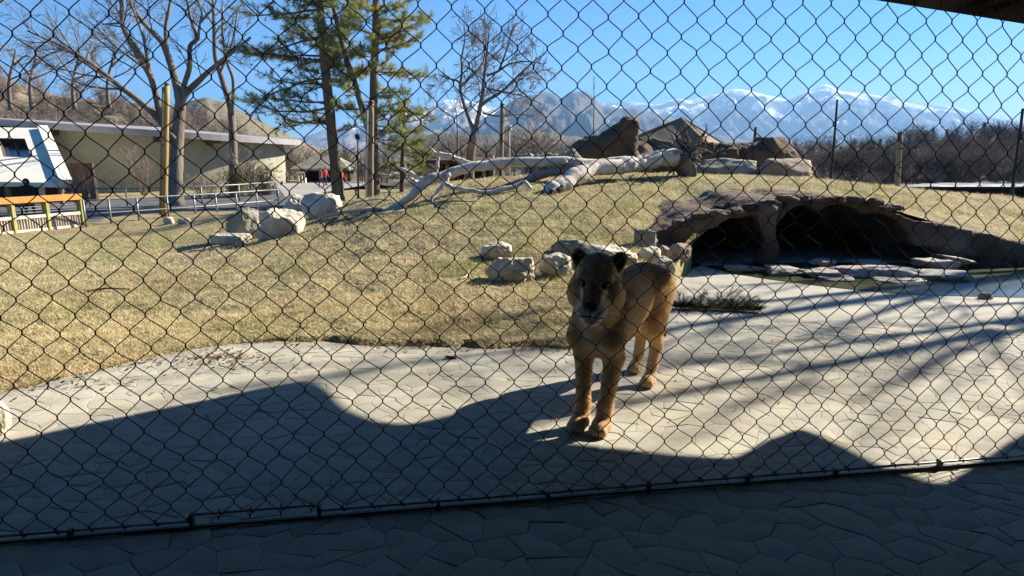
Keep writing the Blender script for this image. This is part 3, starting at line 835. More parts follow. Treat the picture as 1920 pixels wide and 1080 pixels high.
w = MB(); ins = np.array([0, .25, -.30])
cs = [S(u0, v0), S(u1, v0), S(u1, v1), S(u0, v1)]
w.add([c + ins for c in cs], [[0, 1, 2, 3]])
win = w.build('window', M['glass'], hut, smooth=False)
fr_ = MB()
for k in range(4):
    a_, b_ = cs[k], cs[(k + 1) % 4]
    fr_.add([a_, b_, b_ + ins, a_ + ins], [[0, 1, 2, 3]])
fr_.bar((cs[0] + cs[1]) / 2 + ins * .8, (cs[3] + cs[2]) / 2 + ins * .8, .10, .08)
fr_.build('window_frame', M['brown_wood'], win, smooth=False)
mb = MB(); mb.box(((fl[0] + fr[0]) / 2 - .4, Yh + 3.2, (ZL + fl[2]) / 2 + .3), (fr[0] - fl[0] - .6, .2, fl[2] - ZL + .9)); mb.build('porch_wall', M['brown_wood'], hut, smooth=False)
for px_b in (-60, 12, 76, 112):
    p = hp(px_b, 340, Yh + .5); mb = MB(); mb.box((p[0], p[1], (ZL + p[2]) / 2), (.18, .18, p[2] - ZL)); mb.build('porch_post', M['white_wood'] if px_b == 76 else M['pole_brown'], hut, smooth=False)

# timber fence with an orange top rail
A0, A1 = ground(-75, 452, ZL), ground(158, 428, ZL)
tf = thing('timber_fence', 'low timber picket fence with an orange top rail and pale lower rails, at left', 'fence', (A0 + A1) / 2)
def tfp(t, z): p = A0 + (A1 - A0) * t; return p + np.array([0, 0, z])
Hq = at(80, 368, ((A0 + A1) / 2)[1])[2] - ZL - .05
mb = MB(); mb.bar(tfp(-.01, Hq - .06), tfp(1.0, Hq - .06), .22, .19); mb.build('top_rail', M['orange'], tf, smooth=False)
for t in (.06, .40, .68, .985):
    mb = MB(); mb.box(tfp(t, (Hq - .155) / 2) + np.array([0, .03, 0]), (.15, .13, Hq - .155)); mb.build('post', M['green_post'], tf, smooth=False)
for z_, h_ in ((Hq * .47, .10), (.10, .10)):
    mb = MB(); mb.bar(tfp(0, z_) - np.array([0, .075, 0]), tfp(1, z_) - np.array([0, .075, 0]), .05, h_); mb.build('rail', M['white_wood'], tf, smooth=False)
for k in range(46):
    t = (k + .5) / 46
    mb = MB(); mb.box(tfp(t, Hq * .235) - np.array([0, .02, 0]) + rng.uniform(-.008, .008, 3), (.062, .03, Hq * .45), jit=.006); mb.build('picket', M['picket'], tf, smooth=False)
for k in range(4):                                  # thin dark cables between the two rails
    z_ = Hq * (.58 + .08 * k)
    mb = MB(); mb.tube([tfp(0, z_), tfp(1, z_)], .009, 5); mb.build('cable', M['galv'], tf)

# grey pipe railing along the road
pr = thing('pipe_railing', 'grey pipe railing with two rails running along the road', 'railing', ground(330, 413, ZL))
rp_ = [(163, 431), (210, 427), (262, 423), (318, 418), (368, 414), (408, 410), (446, 406), (484, 402), (524, 397)]
rq = [ground(a, b, ZL) for a, b in rp_]
for p in rq:
    mb = MB(); mb.tube([p, p + np.array([0, 0, 1.0])], .035, 8); mb.build('post', M['galv'], pr)
for z_ in (.97, .52):
    mb = MB(); mb.tube([p + np.array([0, 0, z_]) for p in rq], .028, 8); mb.build('rail', M['galv'], pr)
pr2 = thing('pipe_railing', 'distant pale railing on the far side of the road below the round house', 'railing', ground(330, 384, ZL))
rq = [ground(a, b, ZL) for a, b in ((170, 392), (240, 390), (310, 388), (380, 386), (450, 380), (520, 372))]
for p in rq:
    mb = MB(); mb.tube([p, p + np.array([0, 0, .95])], .04, 6); mb.build('post', M['galv'], pr2)
mb = MB(); mb.tube([p + np.array([0, 0, .93]) for p in rq], .04, 6); mb.build('rail', M['galv'], pr2)

# perimeter fence poles (wires between them are too thin to see)
def pole(label, px0, py0, px1, py1, wpx, m, cap=None, Y=None, zb=None, m2=None, group='perimeter fence poles'):
    p = on(px0, py0) if Y is None else at(px0, py0, Y)
    if zb is not None: p[2] = zb
    q = at(px1, py1, p[1])
    r = wpx * p[1] / F / 2
    t = thing('fence_pole', label, 'pole', p, group)
    mb = MB(); zz = np.linspace(0, 1, 9)[:, None]
    mb.tube(p * (1 - zz) + q * zz - np.array([0, 0, .1]) * (1 - zz), r * (1.12 - .2 * zz[:, 0]), 10, wob=.03); mb.build('shaft', M[m], t)
    d = norm(q - p)
    mb = MB(); mb.tube([q - d * .01, q + d * r * .6], [r * 1.15, r * .8], 10); mb.build('cap', M[cap or m], t)
    if m2:
        mb = MB(); mb.tube([p + (q - p) * .02 + np.array([-r * 1.15, -.02, 0]), p + (q - p) * .98 + np.array([-r * 1.15, -.02, 0])], r * .5, 8); mb.build('side_batten', M[m2], t)
    for z_ in (.3, .55, .8):
        c = p + (q - p) * z_
        mb = MB(); mb.box(c + np.array([0, -r * 1.05, 0]), (.06, .08, .05)); mb.build('insulator', M['dark'], t, smooth=False)
    return t
pole('tan wooden fence pole with a yellow lower part beside the big bare tree', 307, 407, 313, 158, 10, 'pole', 'pole_brown', m2='pole_brown')
pole('brown fence pole with a pale batten beside the forked pine', 693, 360, 696, 192, 11, 'pole_brown', Y=24, zb=-.3, m2='pole_pale')
pole('thin weathered fence pole right of the bare tree on the crest', 938, 300, 942, 196, 8, 'pole_brown', Y=24, zb=.2)
pole('tall brown fence pole standing before the wooded slope at right', 1683, 368, 1688, 250, 9, 'pole_brown', Y=24, zb=-.5)
pole('thin dark fence pole leaning by the pond slope, left of the tall right pole', 1560, 330, 1570, 188, 4, 'dark', Y=26, zb=-.3)
pole('short dark pole sticking up behind the rock wall', 1411, 280, 1417, 240, 5, 'dark', Y=22.5, zb=0)
pole('thin dark pole at the far right picture edge', 1915, 262, 1918, 205, 5, 'dark', Y=26, zb=-1)
def lamp(label, px, pyb, pyt, Y, m, head, zb):
    p = at(px, pyb, Y); p[2] = zb; q = at(px, pyt, Y)
    t = thing('street_lamp', label, 'lamp post', p)
    r = 3.2 * Y / F / 2
    mb = MB(); mb.tube([p, (p + q) / 2, q], [r * 1.3, r, r * .8], 8); mb.build('post', M[m], t)
    mb = MB(); mb.tube([p, p + np.array([0, 0, .25])], [r * 2.4, r * 1.6], 8); mb.build('base', M[m], t)
    s = 7 * Y / F
    mb = MB(); mb.tube([q, q + np.array([0, 0, s * .3]), q + np.array([0, 0, s * 1.2]), q + np.array([0, 0, s * 1.6])], [s * .35, s * .55, s * .8, s * .15], 8); mb.build('lantern', M[head], t)
lamp('black lamp post with a lantern between the two pines', 671, 362, 262, 34, 'dark', 'dark', -.95)
lamp('slim pale lamp post right of the weathered pole', 955, 300, 246, 30, 'pole_pale', 'pole_pale', 0)

# low buildings of the middle distance
def shed(name, label, px0, px1, top, bot, Y, z0, wm, rm, posts=0, ridge_up=.5, over=.5, opening=True):
    a_, b_ = at(px0, bot, Y), at(px1, bot, Y); a_[2] = b_[2] = z0
    zt = at((px0 + px1) / 2, top, Y)[2]
    t = thing(name, label, 'shed', (a_ + b_) / 2)
    L = b_[0] - a_[0]; c = (a_ + b_) / 2
    mb = MB()
    mb.box((c[0], Y + 3, (z0 + zt) / 2), (L, .2, zt - z0)); mb.box((a_[0] + .1, Y + 1.5, (z0 + zt) / 2), (.2, 2.78, zt - z0)); mb.box((b_[0] - .1, Y + 1.5, (z0 + zt) / 2), (.2, 2.78, zt - z0))
    mb.build('wall', M[wm], t, smooth=False)
    mb = MB()
    x0, x1, y0_, y1 = a_[0] - over, b_[0] + over, Y - over, Y + 3 + over
    xm0, xm1 = x0 + (x1 - x0) * .3, x1 - (x1 - x0) * .3
    mb.add([[x0, y0_, zt], [x1, y0_, zt], [x1, y1, zt], [x0, y1, zt], [xm0, Y + 1.5, zt + ridge_up], [xm1, Y + 1.5, zt + ridge_up], [x0, y0_, zt - .16], [x1, y0_, zt - .16], [x1, y1, zt - .16], [x0, y1, zt - .16]],
           [[0, 1, 5, 4], [2, 3, 4, 5], [0, 6, 7, 1], [1, 7, 8, 2], [2, 8, 9, 3], [3, 9, 6, 0], [6, 9, 8, 7]], [[1, 2, 5], [3, 0, 4]])
    mb.build('roof', M[rm], t, smooth=False)
    for k in range(posts):
        x = a_[0] + L * (k + .5) / posts
        mb = MB(); mb.box((x, Y, (z0 + zt) / 2 - .05), (.16, .16, zt - z0 - .12)); mb.build('post', M['pole_brown'], t, smooth=False)
    return t
shed('open_shed', 'small open brown shed with a grey thatched roof beyond the plaza', 560, 648, 316, 342, 56, -1, 'brown_wood', 'boulder_grey', 3, 1.1)
shed('open_shed', 'dark shed with a flat roof under the pine boughs behind the log', 822, 925, 300, 345, 30, -.6, 'brown_wood', 'brown_wood', 3, .15)
hb = at(1280, 262, 34); hb[2] = -1
hut2 = thing('pyramid_hut', 'hut with a tan pyramid roof rising behind the dark rock wall', 'hut', hb)
pk, hl_, hr_ = at(1278, 222, 34), at(1198, 268, 32), at(1362, 268, 32)
hw = (hr_[0] - hl_[0]) / 2; cx = (hl_[0] + hr_[0]) / 2
mb = MB()
e = [[cx - hw, 34 - hw, hl_[2]], [cx + hw, 34 - hw, hl_[2]], [cx + hw, 34 + hw, hl_[2]], [cx - hw, 34 + hw, hl_[2]]]
rot45 = R(-28); ca, sa = math.cos(rot45), math.sin(rot45)
e = [[cx + (p[0] - cx) * ca - (p[1] - 34) * sa, 34 + (p[0] - cx) * sa + (p[1] - 34) * ca, p[2]] for p in e]
mb.add(e + [list(pk)] + [[p[0], p[1], p[2] - .2] for p in e], [[0, 5, 6, 1], [1, 6, 7, 2], [2, 7, 8, 3], [3, 8, 5, 0], [5, 8, 7, 6]], [[0, 1, 4], [1, 2, 4], [2, 3, 4], [3, 0, 4]])
mb.build('roof', M['thatch'], hut2, smooth=False)
for i in range(4):
    mb = MB(); mb.bar(np.array(e[i]) + [0, 0, .02], pk + np.array([0, 0, .02]), .14, .08); mb.build('hip_board', M['thatch'], hut2, smooth=False)
mb = MB(); mb.box((cx, 34, hl_[2] / 2 - .6), (hw * 1.5, hw * 1.5, hl_[2] + 1.0), rz=rot45); mb.build('wall', M['brown_wood'], hut2, smooth=False)
lw = thing('stone_wall', 'low pale stone wall on the crest behind the fallen log', 'stone wall', (.8, 20, .3))
for k in range(9):
    p = at(985 + k * 11, 297, 20)
    V, Tt = rock_verts((.24, .4, .32), 500 + k, 3, .8); mb = MB(); mb.add(V + p + np.array([0, 0, .0 + .02 * math.sin(k * 2)]), None, Tt); mb.build('stone', M['boulder_grey'], lw)
    V, Tt = rock_verts((.25, .4, .9), 520 + k, 3, .8); mb = MB(); mb.add(V + p + np.array([.02, 0, -.5]), None, Tt); mb.build('stone', M['boulder_grey'], lw)
p = at(925, 283, 40)
sg = thing('notice_sign', 'small white square sign on a thin post far behind the bare tree', 'sign', (p[0], 40, -1))
mb = MB(); mb.box(p, (.30, .05, .42)); mb.build('sign_board', M['white_wood'], sg, smooth=False)
mb = MB(); mb.tube([[p[0], 40.05, -1], p + np.array([0, .05, 0])], .04, 6); mb.build('post', M['galv'], sg)
tb = ground(566, 343, -1); tb[1] = 54
ts = thing('wooden_stand', 'small pale wooden trestle beside the open shed on the plaza', 'trestle', (at(566, 340, 54)[0], 54, -1))
bx = at(566, 340, 54)[0]
mb = MB(); mb.box((bx, 54, .02), (.75, .5, .12)); mb.build('top', M['white_wood'], ts, smooth=False)
for dx in (-.3, 0, .3):
    mb = MB(); mb.box((bx + dx, 54, -.52), (.10, .3, .95)); mb.build('leg', M['white_wood'], ts, smooth=False)

# ------------------------------------------------------------------ people far off
def person(label, px, Y, z0, h, coat, trousers, hair, yaw=0.0, hood=False, step=.12, seed=0):
    p = at(px, 340, Y); p[2] = z0; s = h / 1.72
    fd = Field((-.5, -.5, -.02), (.5, .5, 1.85), .028)
    for sx in (-1, 1):
        fd.cap((sx * .09, 0, .88), (sx * .10, sx * step, .48), .085, .06, .04); fd.cap((sx * .10, sx * step, .48), (sx * .10, sx * step * 1.4 + .02, .08), .06, .042, .03)
        fd.ell((sx * .10, sx * step * 1.4 - .05, .04), (.045, .12, .045), .03)
        fd.cap((sx * .19, 0, 1.38), (sx * .25, -sx * step * .5, 1.10), .06, .05, .04); fd.cap((sx * .25, -sx * step * .5, 1.10), (sx * .22, -sx * step - .08, .86), .046, .036, .03)
        fd.ell((sx * .215, -sx * step - .10, .80), (.03, .045, .055), .02)
    fd.ell((0, 0, .95), (.17, .12, .16), .06); fd.ell((0, 0, 1.18), (.18, .125, .24), .08); fd.ell((0, .01, 1.36), (.20, .11, .10), .06)
    fd.cap((0, 0, 1.42), (0, -.01, 1.54), .055, .055, .03); fd.ell((0, -.01, 1.61), (.078, .095, .115), .03); fd.ell((0, -.105, 1.60), (.014, .025, .022), .012)
    if hood: fd.ell((0, .03, 1.60), (.125, .12, .15), .03)
    V, Q = fd.skin()
    z = V[:, 2:3]
    c = np.where(z < .86, np.array(trousers), np.array(coat)); c = np.where(z < .085, np.array([.03, .025, .02]), c)
    c = np.where(z > 1.50, np.array([.42, .27, .20]), c)
    c = np.where((z > 1.64) | ((z > 1.5) & (V[:, 1:2] > .0)), np.array(hair), c)
    hand = (np.abs(V[:, 0:1]) > .17) & (z < .86) & (z > .72)
    c = np.where(hand, np.array([.42, .27, .20]), c)
    if hood: c = np.where((z > 1.42) & (V[:, 1:2] > -.085), np.array(coat), c)
    ca, sa = math.cos(yaw), math.sin(yaw)
    V = (V * s) @ np.array([[ca, sa, 0], [-sa, ca, 0], [0, 0, 1]])
    mb = MB(); mb.add(V + p, Q, None, c)
    return tag(mb.build('person', M['cloth'], loc=p), label, 'person')
person('person in a dark hooded coat standing behind the orange railed fence', 48, 24.5, -.97, 1.56, (.02, .018, .022), (.02, .02, .025), (.02, .015, .012), yaw=.4, hood=True)
person('person in a red jacket walking just left of the straight pine trunk', 611, 50, -.87, 1.45, (.45, .06, .06), (.05, .06, .10), (.05, .03, .02), yaw=1.2)
person('person in a pale red top and dark trousers at the edge of the plaza', 602, 47, -.87, 1.45, (.35, .16, .15), (.035, .035, .05), (.06, .04, .025), yaw=-.8)
person('person in an orange red jacket right of the straight pine trunk', 641, 46, -.9, 1.5, (.5, .09, .035), (.30, .28, .27), (.05, .03, .02), yaw=1.5)

# ------------------------------------------------------------------ trees
def wander(p, d, L, n, g, wig, up):
    P = [np.asarray(p, float)]; d = norm(d)
    for _ in range(n):
        d = norm(d + g.normal(0, wig, 3) + np.array([0, 0, up]))
        P.append(P[-1] + d * L / n)
    return np.array(P)

def side_dir(d, ang, g):
    d = norm(d); r = g.normal(size=3); s = norm(r - d * (r @ d))
    return norm(d * math.cos(ang) + s * math.sin(ang))

def sprout(bank, path, rad, lvl, g, spec, t0=.25):
    """children along a limb; bank[lvl] are the meshes, spec[lvl] = (count per metre, length share, length floor, angle, wiggle, up, sides)"""
    if lvl >= len(spec): return
    cnt, share, lmin, ang, wig, up, sides = spec[lvl]
    seg = np.linalg.norm(np.diff(path, axis=0), axis=1); L = seg.sum()
    k = max(1, int(round(cnt * L * (1 - t0))))
    cum = np.concatenate([[0], np.cumsum(seg)]) / L
    for t in np.sort(g.uniform(t0, 1, k)):
        i = min(int(np.searchsorted(cum, t)) - 1, len(seg) - 1); i = max(i, 0)
        f = (t - cum[i]) / max(cum[i + 1] - cum[i], 1e-6)
        p = path[i] * (1 - f) + path[i + 1] * f
        r = rad[i] * (1 - f) + rad[i + 1] * f
        d = side_dir(path[i + 1] - path[i], g.uniform(ang * .6, ang * 1.25), g)
        l = max(lmin, L * share * g.uniform(.6, 1.15) * (1.15 - .55 * t))
        q = wander(p, d, l, 4 if lvl < 2 else 3, g, wig, up)
        r1 = np.linspace(min(r * .6, l * .018), min(r * .6, l * .018) * .28, len(q)); r1 = np.maximum(r1, .0075 if path[0][1] < 50 else .015)
        bank[min(lvl, len(bank) - 1)].tube(q, r1, sides, cap=False)
        sprout(bank, q, r1, lvl + 1, g, spec, .15)

def limb_path(px_pts, Y, g, dy=.12, z0=None):
    P = []; yy = Y
    for k, (a, b) in enumerate(px_pts):
        p = at(a, b, yy)
        if k == 0 and z0 is not None: p[2] = z0
        P.append(p)
        yy = yy + dy * g.normal() * (1 if k else 0)
    P = np.array(P)
    # smooth resample
    t = np.linspace(0, 1, len(P)); tt = np.linspace(0, 1, len(P) * 3)
    Q = np.stack([np.interp(tt, t, P[:, i]) for i in range(3)], 1)
    for _ in range(2): Q[1:-1] = (Q[:-2] + 2 * Q[1:-1] + Q[2:]) / 4
    return Q

def traced_tree(name, label, Y, base, limbs, spec, seed, bark='bark_grey', twig='twig', z0=-1.0, cat='tree', group=None, t0=.3, dy=.12):
    """limbs: (pixel polyline, width at foot, width at tip, sprout?)"""
    g = np.random.default_rng(seed)
    b = at(base[0], base[1], Y); b[2] = z0
    t = thing(name, label, cat, b, group)
    trunk = MB(); bank = [MB(), MB()]
    px1 = Y / F
    for k, (pts, w0, w1, spr) in enumerate(limbs):
        P = limb_path(pts, Y, g, dy, z0 if k == 0 else None)
        r = np.interp(np.linspace(0, 1, len(P)), [0, .12 if k == 0 else .0001, 1], [w0 * (1.35 if k == 0 else 1), w0, w1]) * px1 / 2
        trunk.tube(P, r, 9 if w0 > 12 else 7, wob=.06)
        if spr: sprout(bank, P, r, 0, g, spec, t0 if k else .75)
    trunk.build('trunk', M[bark], t)
    if bank[0].n: tag(bank[0].build('branches', M[twig], t), kind='stuff')
    if bank[1].n: tag(bank[1].build('twigs', M[twig], t), kind='stuff')
    return t

SPEC = [(2.0, .42, .6, .85, .16, .05, 5), (4.0, .5, .45, .75, .16, .04, 3), (7.5, .5, .32, .7, .14, .02, 3)]
traced_tree('bare_tree', 'large bare spreading tree with a thick forked trunk right beside the tan pole', 30, (328, 372), [
    ([(328, 374), (330, 330), (331, 290), (334, 240), (338, 196)], 25, 19, False),
    ([(326, 262), (300, 222), (262, 190), (222, 160), (185, 130), (150, 105), (112, 85), (52, 58)], 15, 3, True),
    ([(322, 258), (301, 222), (287, 151), (276, 133), (256, 100), (236, 64), (228, 44), (229, 18), (226, -30)], 13, 6, True),
    ([(286, 150), (282, 138), (276, 111), (269, 67), (258, 40), (246, 8)], 8, 3, True),
    ([(338, 200), (333, 169), (324, 133), (316, 107), (304, 78), (289, 64), (264, 38), (240, 0), (228, -30)], 15, 5, True),
    ([(314, 102), (311, 80), (310, 49), (316, 22), (320, 0), (326, -50)], 8, 4, True),
    ([(338, 198), (344, 160), (358, 124), (353, 84), (371, 75), (364, 55), (355, 29), (348, -20)], 11, 4, True),
    ([(371, 76), (375, 40), (380, 24), (371, 0), (366, -30)], 5, 2, True),
    ([(375, 42), (388, 28), (402, 13), (410, -15)], 5, 2, True),
    ([(337, 205), (344, 178), (364, 160), (391, 133), (433, 100), (470, 70)], 15, 4, True),
    ([(228, 44), (212, 44), (192, 46)], 4, 2, True)], SPEC, 11, z0=-1.0)
traced_tree('bare_tree', 'slim forked bare tree before the sunlit wall of the round house', 38, (438, 336), [
    ([(438, 338), (437, 290), (436, 236), (433, 200), (424, 173), (413, 138), (402, 107), (402, 71), (400, 20), (398, -30)], 15, 4, True),
    ([(435, 215), (438, 178), (438, 144), (424, 118), (416, 60), (418, 10)], 8, 3, True),
    ([(412, 135), (430, 100), (440, 60), (446, 10)], 5, 2, True)], [(1.5, .35, .6, .8, .15, .06, 5), (2.4, .5, .5, .7, .15, .05, 4), (3.6, .5, .35, .7, .14, .02, 3)], 12, z0=-1.0)
traced_tree('bare_tree', 'rounded bare tree on the crest with a hazy crown of fine reddish twigs', 24, (881, 300), [
    ([(879, 304), (883, 280), (886, 262), (892, 243)], 17, 13, False),
    ([(890, 250), (878, 219), (867, 187), (862, 165), (862, 152), (848, 149), (824, 141)], 8, 2, True),
    ([(863, 162), (867, 127), (864, 111), (873, 74), (870, 50)], 5, 1.5, True),
    ([(864, 162), (875, 152), (902, 127), (910, 109), (905, 74), (912, 45)], 5, 1.5, True),
    ([(892, 245), (899, 208), (905, 181), (907, 154), (910, 122), (913, 98), (918, 52)], 10, 2, True),
    ([(902, 198), (915, 187), (940, 174), (967, 146), (988, 127), (1014, 104)], 7, 2, True),
    ([(914, 166), (934, 170), (961, 176), (990, 182), (1016, 196)], 4, 1.5, True),
    ([(912, 142), (934, 135), (953, 119), (988, 114), (1020, 120)], 5, 1.5, True),
    ([(905, 212), (934, 219), (965, 214), (996, 215)], 4, 1.2, True),
    ([(935, 134), (948, 100), (956, 70), (966, 50)], 4, 1.5, True)], [(4.2, .42, .55, .8, .2, .03, 4), (7.5, .5, .4, .75, .18, .02, 3), (10.5, .5, .26, .7, .15, 0, 3)], 13, z0=.2, twig='twig_pale', t0=.2, dy=.22)
traced_tree('bare_tree', 'thin young bare tree beside the left foot of the crest tree', 32, (800, 300), [
    ([(858, 300), (858, 262), (857, 225), (852, 190)], 3.5, 1, True), ([(858, 262), (846, 240), (838, 214)], 2, .8, True), ([(845, 300), (842, 270), (830, 240)], 2.4, 1, True)],
    [(1.6, .4, .3, .6, .12, .06, 3), (2, .5, .2, .6, .1, .03, 3)], 14, z0=-.5)
traced_tree('bare_tree', 'tall slender leafless poplar faint before the blue peaks', 60, (1115, 290), [
    ([(1112, 296), (1113, 240), (1114, 180), (1113, 142)], 2.5, .8, True)], [(1.4, .12, .4, .4, .08, .1, 3), (1.2, .4, .3, .5, .1, .05, 3)], 15, z0=-1, twig='twig_pale')
for k, (px0, top, Y, lab) in enumerate([(140, 52, 62, 'big hazy bare tree on the brush hill above the white hut'), (60, 70, 66, 'hazy bare tree at the left edge above the white hut'), (205, 66, 70, 'pale bare tree rising behind the roof of the round house'), (20, 96, 58, 'low bare tree with dark twigs at the far left edge')]):
    zb = at(px0, 185, Y)[2]
    traced_tree('bare_tree', lab, Y, (px0, 200), [
        ([(px0, 205), (px0 - 4, 170), (px0 - 2, 140), (px0 + 8, 110)], 7, 4, True), ([(px0 - 2, 145), (px0 - 30, 110), (px0 - 48, top + 20)], 4, 1, True), ([(px0 + 4, 120), (px0 + 10, 90), (px0 - 4, top)], 4, 1, True),
        ([(px0 + 4, 125), (px0 + 30, 100), (px0 + 52, top + 24)], 4, 1, True), ([(px0 - 4, 150), (px0 + 34, 135), (px0 + 62, 110)], 3, 1, True)],
        [(1.7, .45, 1.0, .8, .18, .05, 3), (2.6, .55, .8, .75, .16, .03, 3), (3.4, .55, .55, .7, .15, .02, 3)], 30 + k, twig='twig_pale', z0=zb - 1, group='hazy bare trees on the brush hill', t0=.15, dy=.5)

traced_tree('bare_tree', 'leafless tree beyond the right edge whose limbs shade the concrete', 12.3, (2480, 420), [
    ([(2482, 420), (2476, 200), (2470, 0), (2462, -250)], 40, 26, False),
    ([(2468, -90), (2400, -230), (2330, -330), (2260, -480)], 20, 5, True), ([(2464, -200), (2520, -330), (2580, -430), (2650, -560)], 18, 5, True),
    ([(2462, -250), (2452, -400), (2450, -520), (2420, -720)], 22, 5, True), ([(2472, -10), (2390, -110), (2300, -150), (2190, -210)], 17, 5, True),
    ([(2470, -120), (2540, -210), (2640, -260)], 14, 4, True)], [(3.4, .45, .6, .85, .16, .05, 5), (4.2, .5, .4, .75, .16, .04, 3), (5.0, .5, .3, .7, .15, .02, 3)], 19, z0=-.1)
LB = [([(2482, 420), (2476, 200), (2470, 0), (2462, -250)], 36, 24, False),
    ([(2468, -60), (2420, -200), (2360, -320), (2300, -420)], 18, 5, True), ([(2464, -150), (2500, -300), (2560, -400), (2640, -520)], 16, 5, True),
    ([(2462, -250), (2470, -380), (2440, -500), (2450, -640)], 20, 5, True), ([(2472, 20), (2400, -60), (2310, -100), (2220, -120)], 15, 4, True)]
traced_tree('bare_tree', 'second leafless tree beyond the right edge, nearer the viewer than the first', 10.4, (2640, 470), [([(x + 170, 290 + (y - 290) * 1.12) for x, y in p_], a_, b_, c_) for p_, a_, b_, c_ in LB],
    [(3.6, .45, .6, .85, .16, .05, 5), (4.6, .5, .4, .75, .16, .04, 3), (5.0, .5, .3, .7, .15, .02, 3)], 20, z0=-.1)
# pines ------------------------------------------------------------
def needles(mb, c, g, d, n=21, L=.21, base=(.10, .125, .04), w=.0085):
    """one tuft of long needles round a shoot"""
    dirs = g.normal(size=(n, 3)) * .75 + norm(d) * .85
    dirs /= np.linalg.norm(dirs, axis=1, keepdims=True)
    s = np.cross(dirs, g.normal(size=(n, 3))); s /= np.linalg.norm(s, axis=1, keepdims=True)
    o = c + norm(d) * g.uniform(-.18, .05, (n, 1)) * min(1.0, L / .16)
    l = L * g.uniform(.7, 1.2, (n, 1))
    V = np.stack([o - s * w, o + s * w, o + dirs * l], 1).reshape(-1, 3)
    col = np.array(base) * g.uniform(.7, 1.35) * np.array([1 + g.uniform(-.12, .2), 1, 1])
    mb.add(V, None, np.arange(3 * n).reshape(n, 3), col)

def pine(label, Y, z0, trunks, boughs, seed, base=(.105, .125, .04)):
    g = np.random.default_rng(seed)
    b = at(trunks[0][0][0][0], 360, Y); b[2] = z0
    t = thing('pine_tree', label, 'pine tree', b, 'pines before the plaza')
    tr, br, nd = MB(), MB(), MB()
    paths = []
    for k, (pts, w0, w1) in enumerate(trunks):
        P = limb_path(pts, Y, g, .05, z0 if k == 0 else None)
        r = np.interp(np.linspace(0, 1, len(P)), [0, .08, 1], [w0 * 1.25 if k == 0 else w0, w0, w1]) * Y / F / 2
        tr.tube(P, r, 11, wob=.05); paths.append((P, r))
    tr.build('trunk', M['bark_red'], t)
    def bough(p, d, L, r, dens=1.0):
        q = wander(p, d, L, 7, g, .13, .035)
        rr = np.linspace(r, r * .25, len(q)); br.tube(q, rr, 5, cap=False)
        for tt in np.arange(.22, 1.0, .11 / max(L, 1.0) * 1.5):
            i = min(int(tt * 7), 6); p1 = q[i] + (q[i + 1] - q[i]) * (tt * 7 - i)
            d1 = side_dir(q[i + 1] - q[i], g.uniform(.6, 1.1), g); d1[2] *= .5
            l1 = L * g.uniform(.14, .30) * (1.25 - .6 * tt)
            s = wander(p1, d1, l1, 4, g, .2, .10)
            br.tube(s, np.linspace(.014, .006, len(s)), 3, cap=False)
            for m in range(1, len(s)):
                if g.random() < .85 * dens: needles(nd, s[m], g, s[m] - s[m - 1], base=base)
                if g.random() < .65 * dens:
                    d2 = side_dir(s[m] - s[m - 1], .9, g); needles(nd, s[m] + d2 * .16, g, d2 + np.array([0, 0, .3]), base=base)
        needles(nd, q[-1], g, q[-1] - q[-2], base=base)
    for (pa, pb, qa, qb, dens) in boughs:        # traced boughs: foot pixel on a trunk, tip pixel
        p, q = at(pa, pb, Y), at(qa, qb, Y + g.uniform(-1.2, 1.2))
        L = np.linalg.norm(q - p); bough(p, (q - p) / L + np.array([0, 0, -.04]), L * 1.02, .018 + .010 * L, dens)
    for P, r in paths:                            # and others all round the upper trunk
        zmin = at(0, 235, Y)[2]
        for p, rr in zip(P, r):
            if p[2] < zmin: continue
            for _ in range(2):
                an = g.uniform(0, 2 * math.pi)
                if math.cos(an) ** 2 > .6 and g.random() < .5: continue
                hh = (p[2] - zmin)
                bough(p, np.array([math.cos(an), math.sin(an), g.uniform(-.1, .25)]), g.uniform(1.2, 2.6), .025, .8 if hh > 2 else .35)
        # dead snags low on the trunk
        for p, rr in zip(P, r):
            if p[2] < zmin and p[2] > z0 + 1.6 and g.random() < .6:
                an = g.uniform(0, 2 * math.pi); q = wander(p, [math.cos(an), math.sin(an), -.1], g.uniform(.6, 2.0), 4, g, .2, 0)
                br.tube(q, np.linspace(.02, .006, 5), 3, cap=False); sprout([br], q, np.linspace(.02, .006, 5), 0, g, [(2.0, .5, .2, .8, .2, 0, 3)])
    br.build('branches', M['bark_red'], t)
    tag(nd.build('needles', M['needle'], t, smooth=False), kind='stuff')
    return t
bA = []
for (qa, qb) in [(430, 22), (470, 8), (455, 70), (500, 40), (540, 75), (425, 118), (470, 110), (520, 120), (560, 110), (440, 150), (495, 160), (545, 165), (448, 205), (480, 195), (525, 200), (460, 238), (510, 232), (560, 225), (665, 140), (655, 200), (660, 250), (650, 60), (560, 12), (530, 20)]:
    bA.append((np.interp(qb, [0, 360], [600, 634]), min(qb - 8, 250) + 4, qa, qb, .75 if qb < 130 else .5))
pine('tall straight dark pine trunk with thin boughs reaching left over the road', 31, -.95, [([(634, 364), (629, 310), (622, 250), (613, 160), (606, 90), (600, 20), (594, -70)], 21, 12)], bA, 41, (.25, .275, .115))
bB = []
for (qa, qb) in [(800, 30), (780, 10), (805, 70), (770, 50), (745, 25), (790, 95), (760, 90), (735, 70), (800, 130), (770, 135), (740, 120), (795, 175), (760, 170), (805, 205), (770, 200), (735, 180), (800, 240), (765, 232), (740, 215), (660, 20), (650, 60), (630, 95), (675, 90), (655, 130), (720, 40), (690, 60), (770, 262), (800, 275), (740, 258)]:
    bB.append((701, min(qb + 4, 262), qa, qb, 1.0 if qb < 140 else .7))
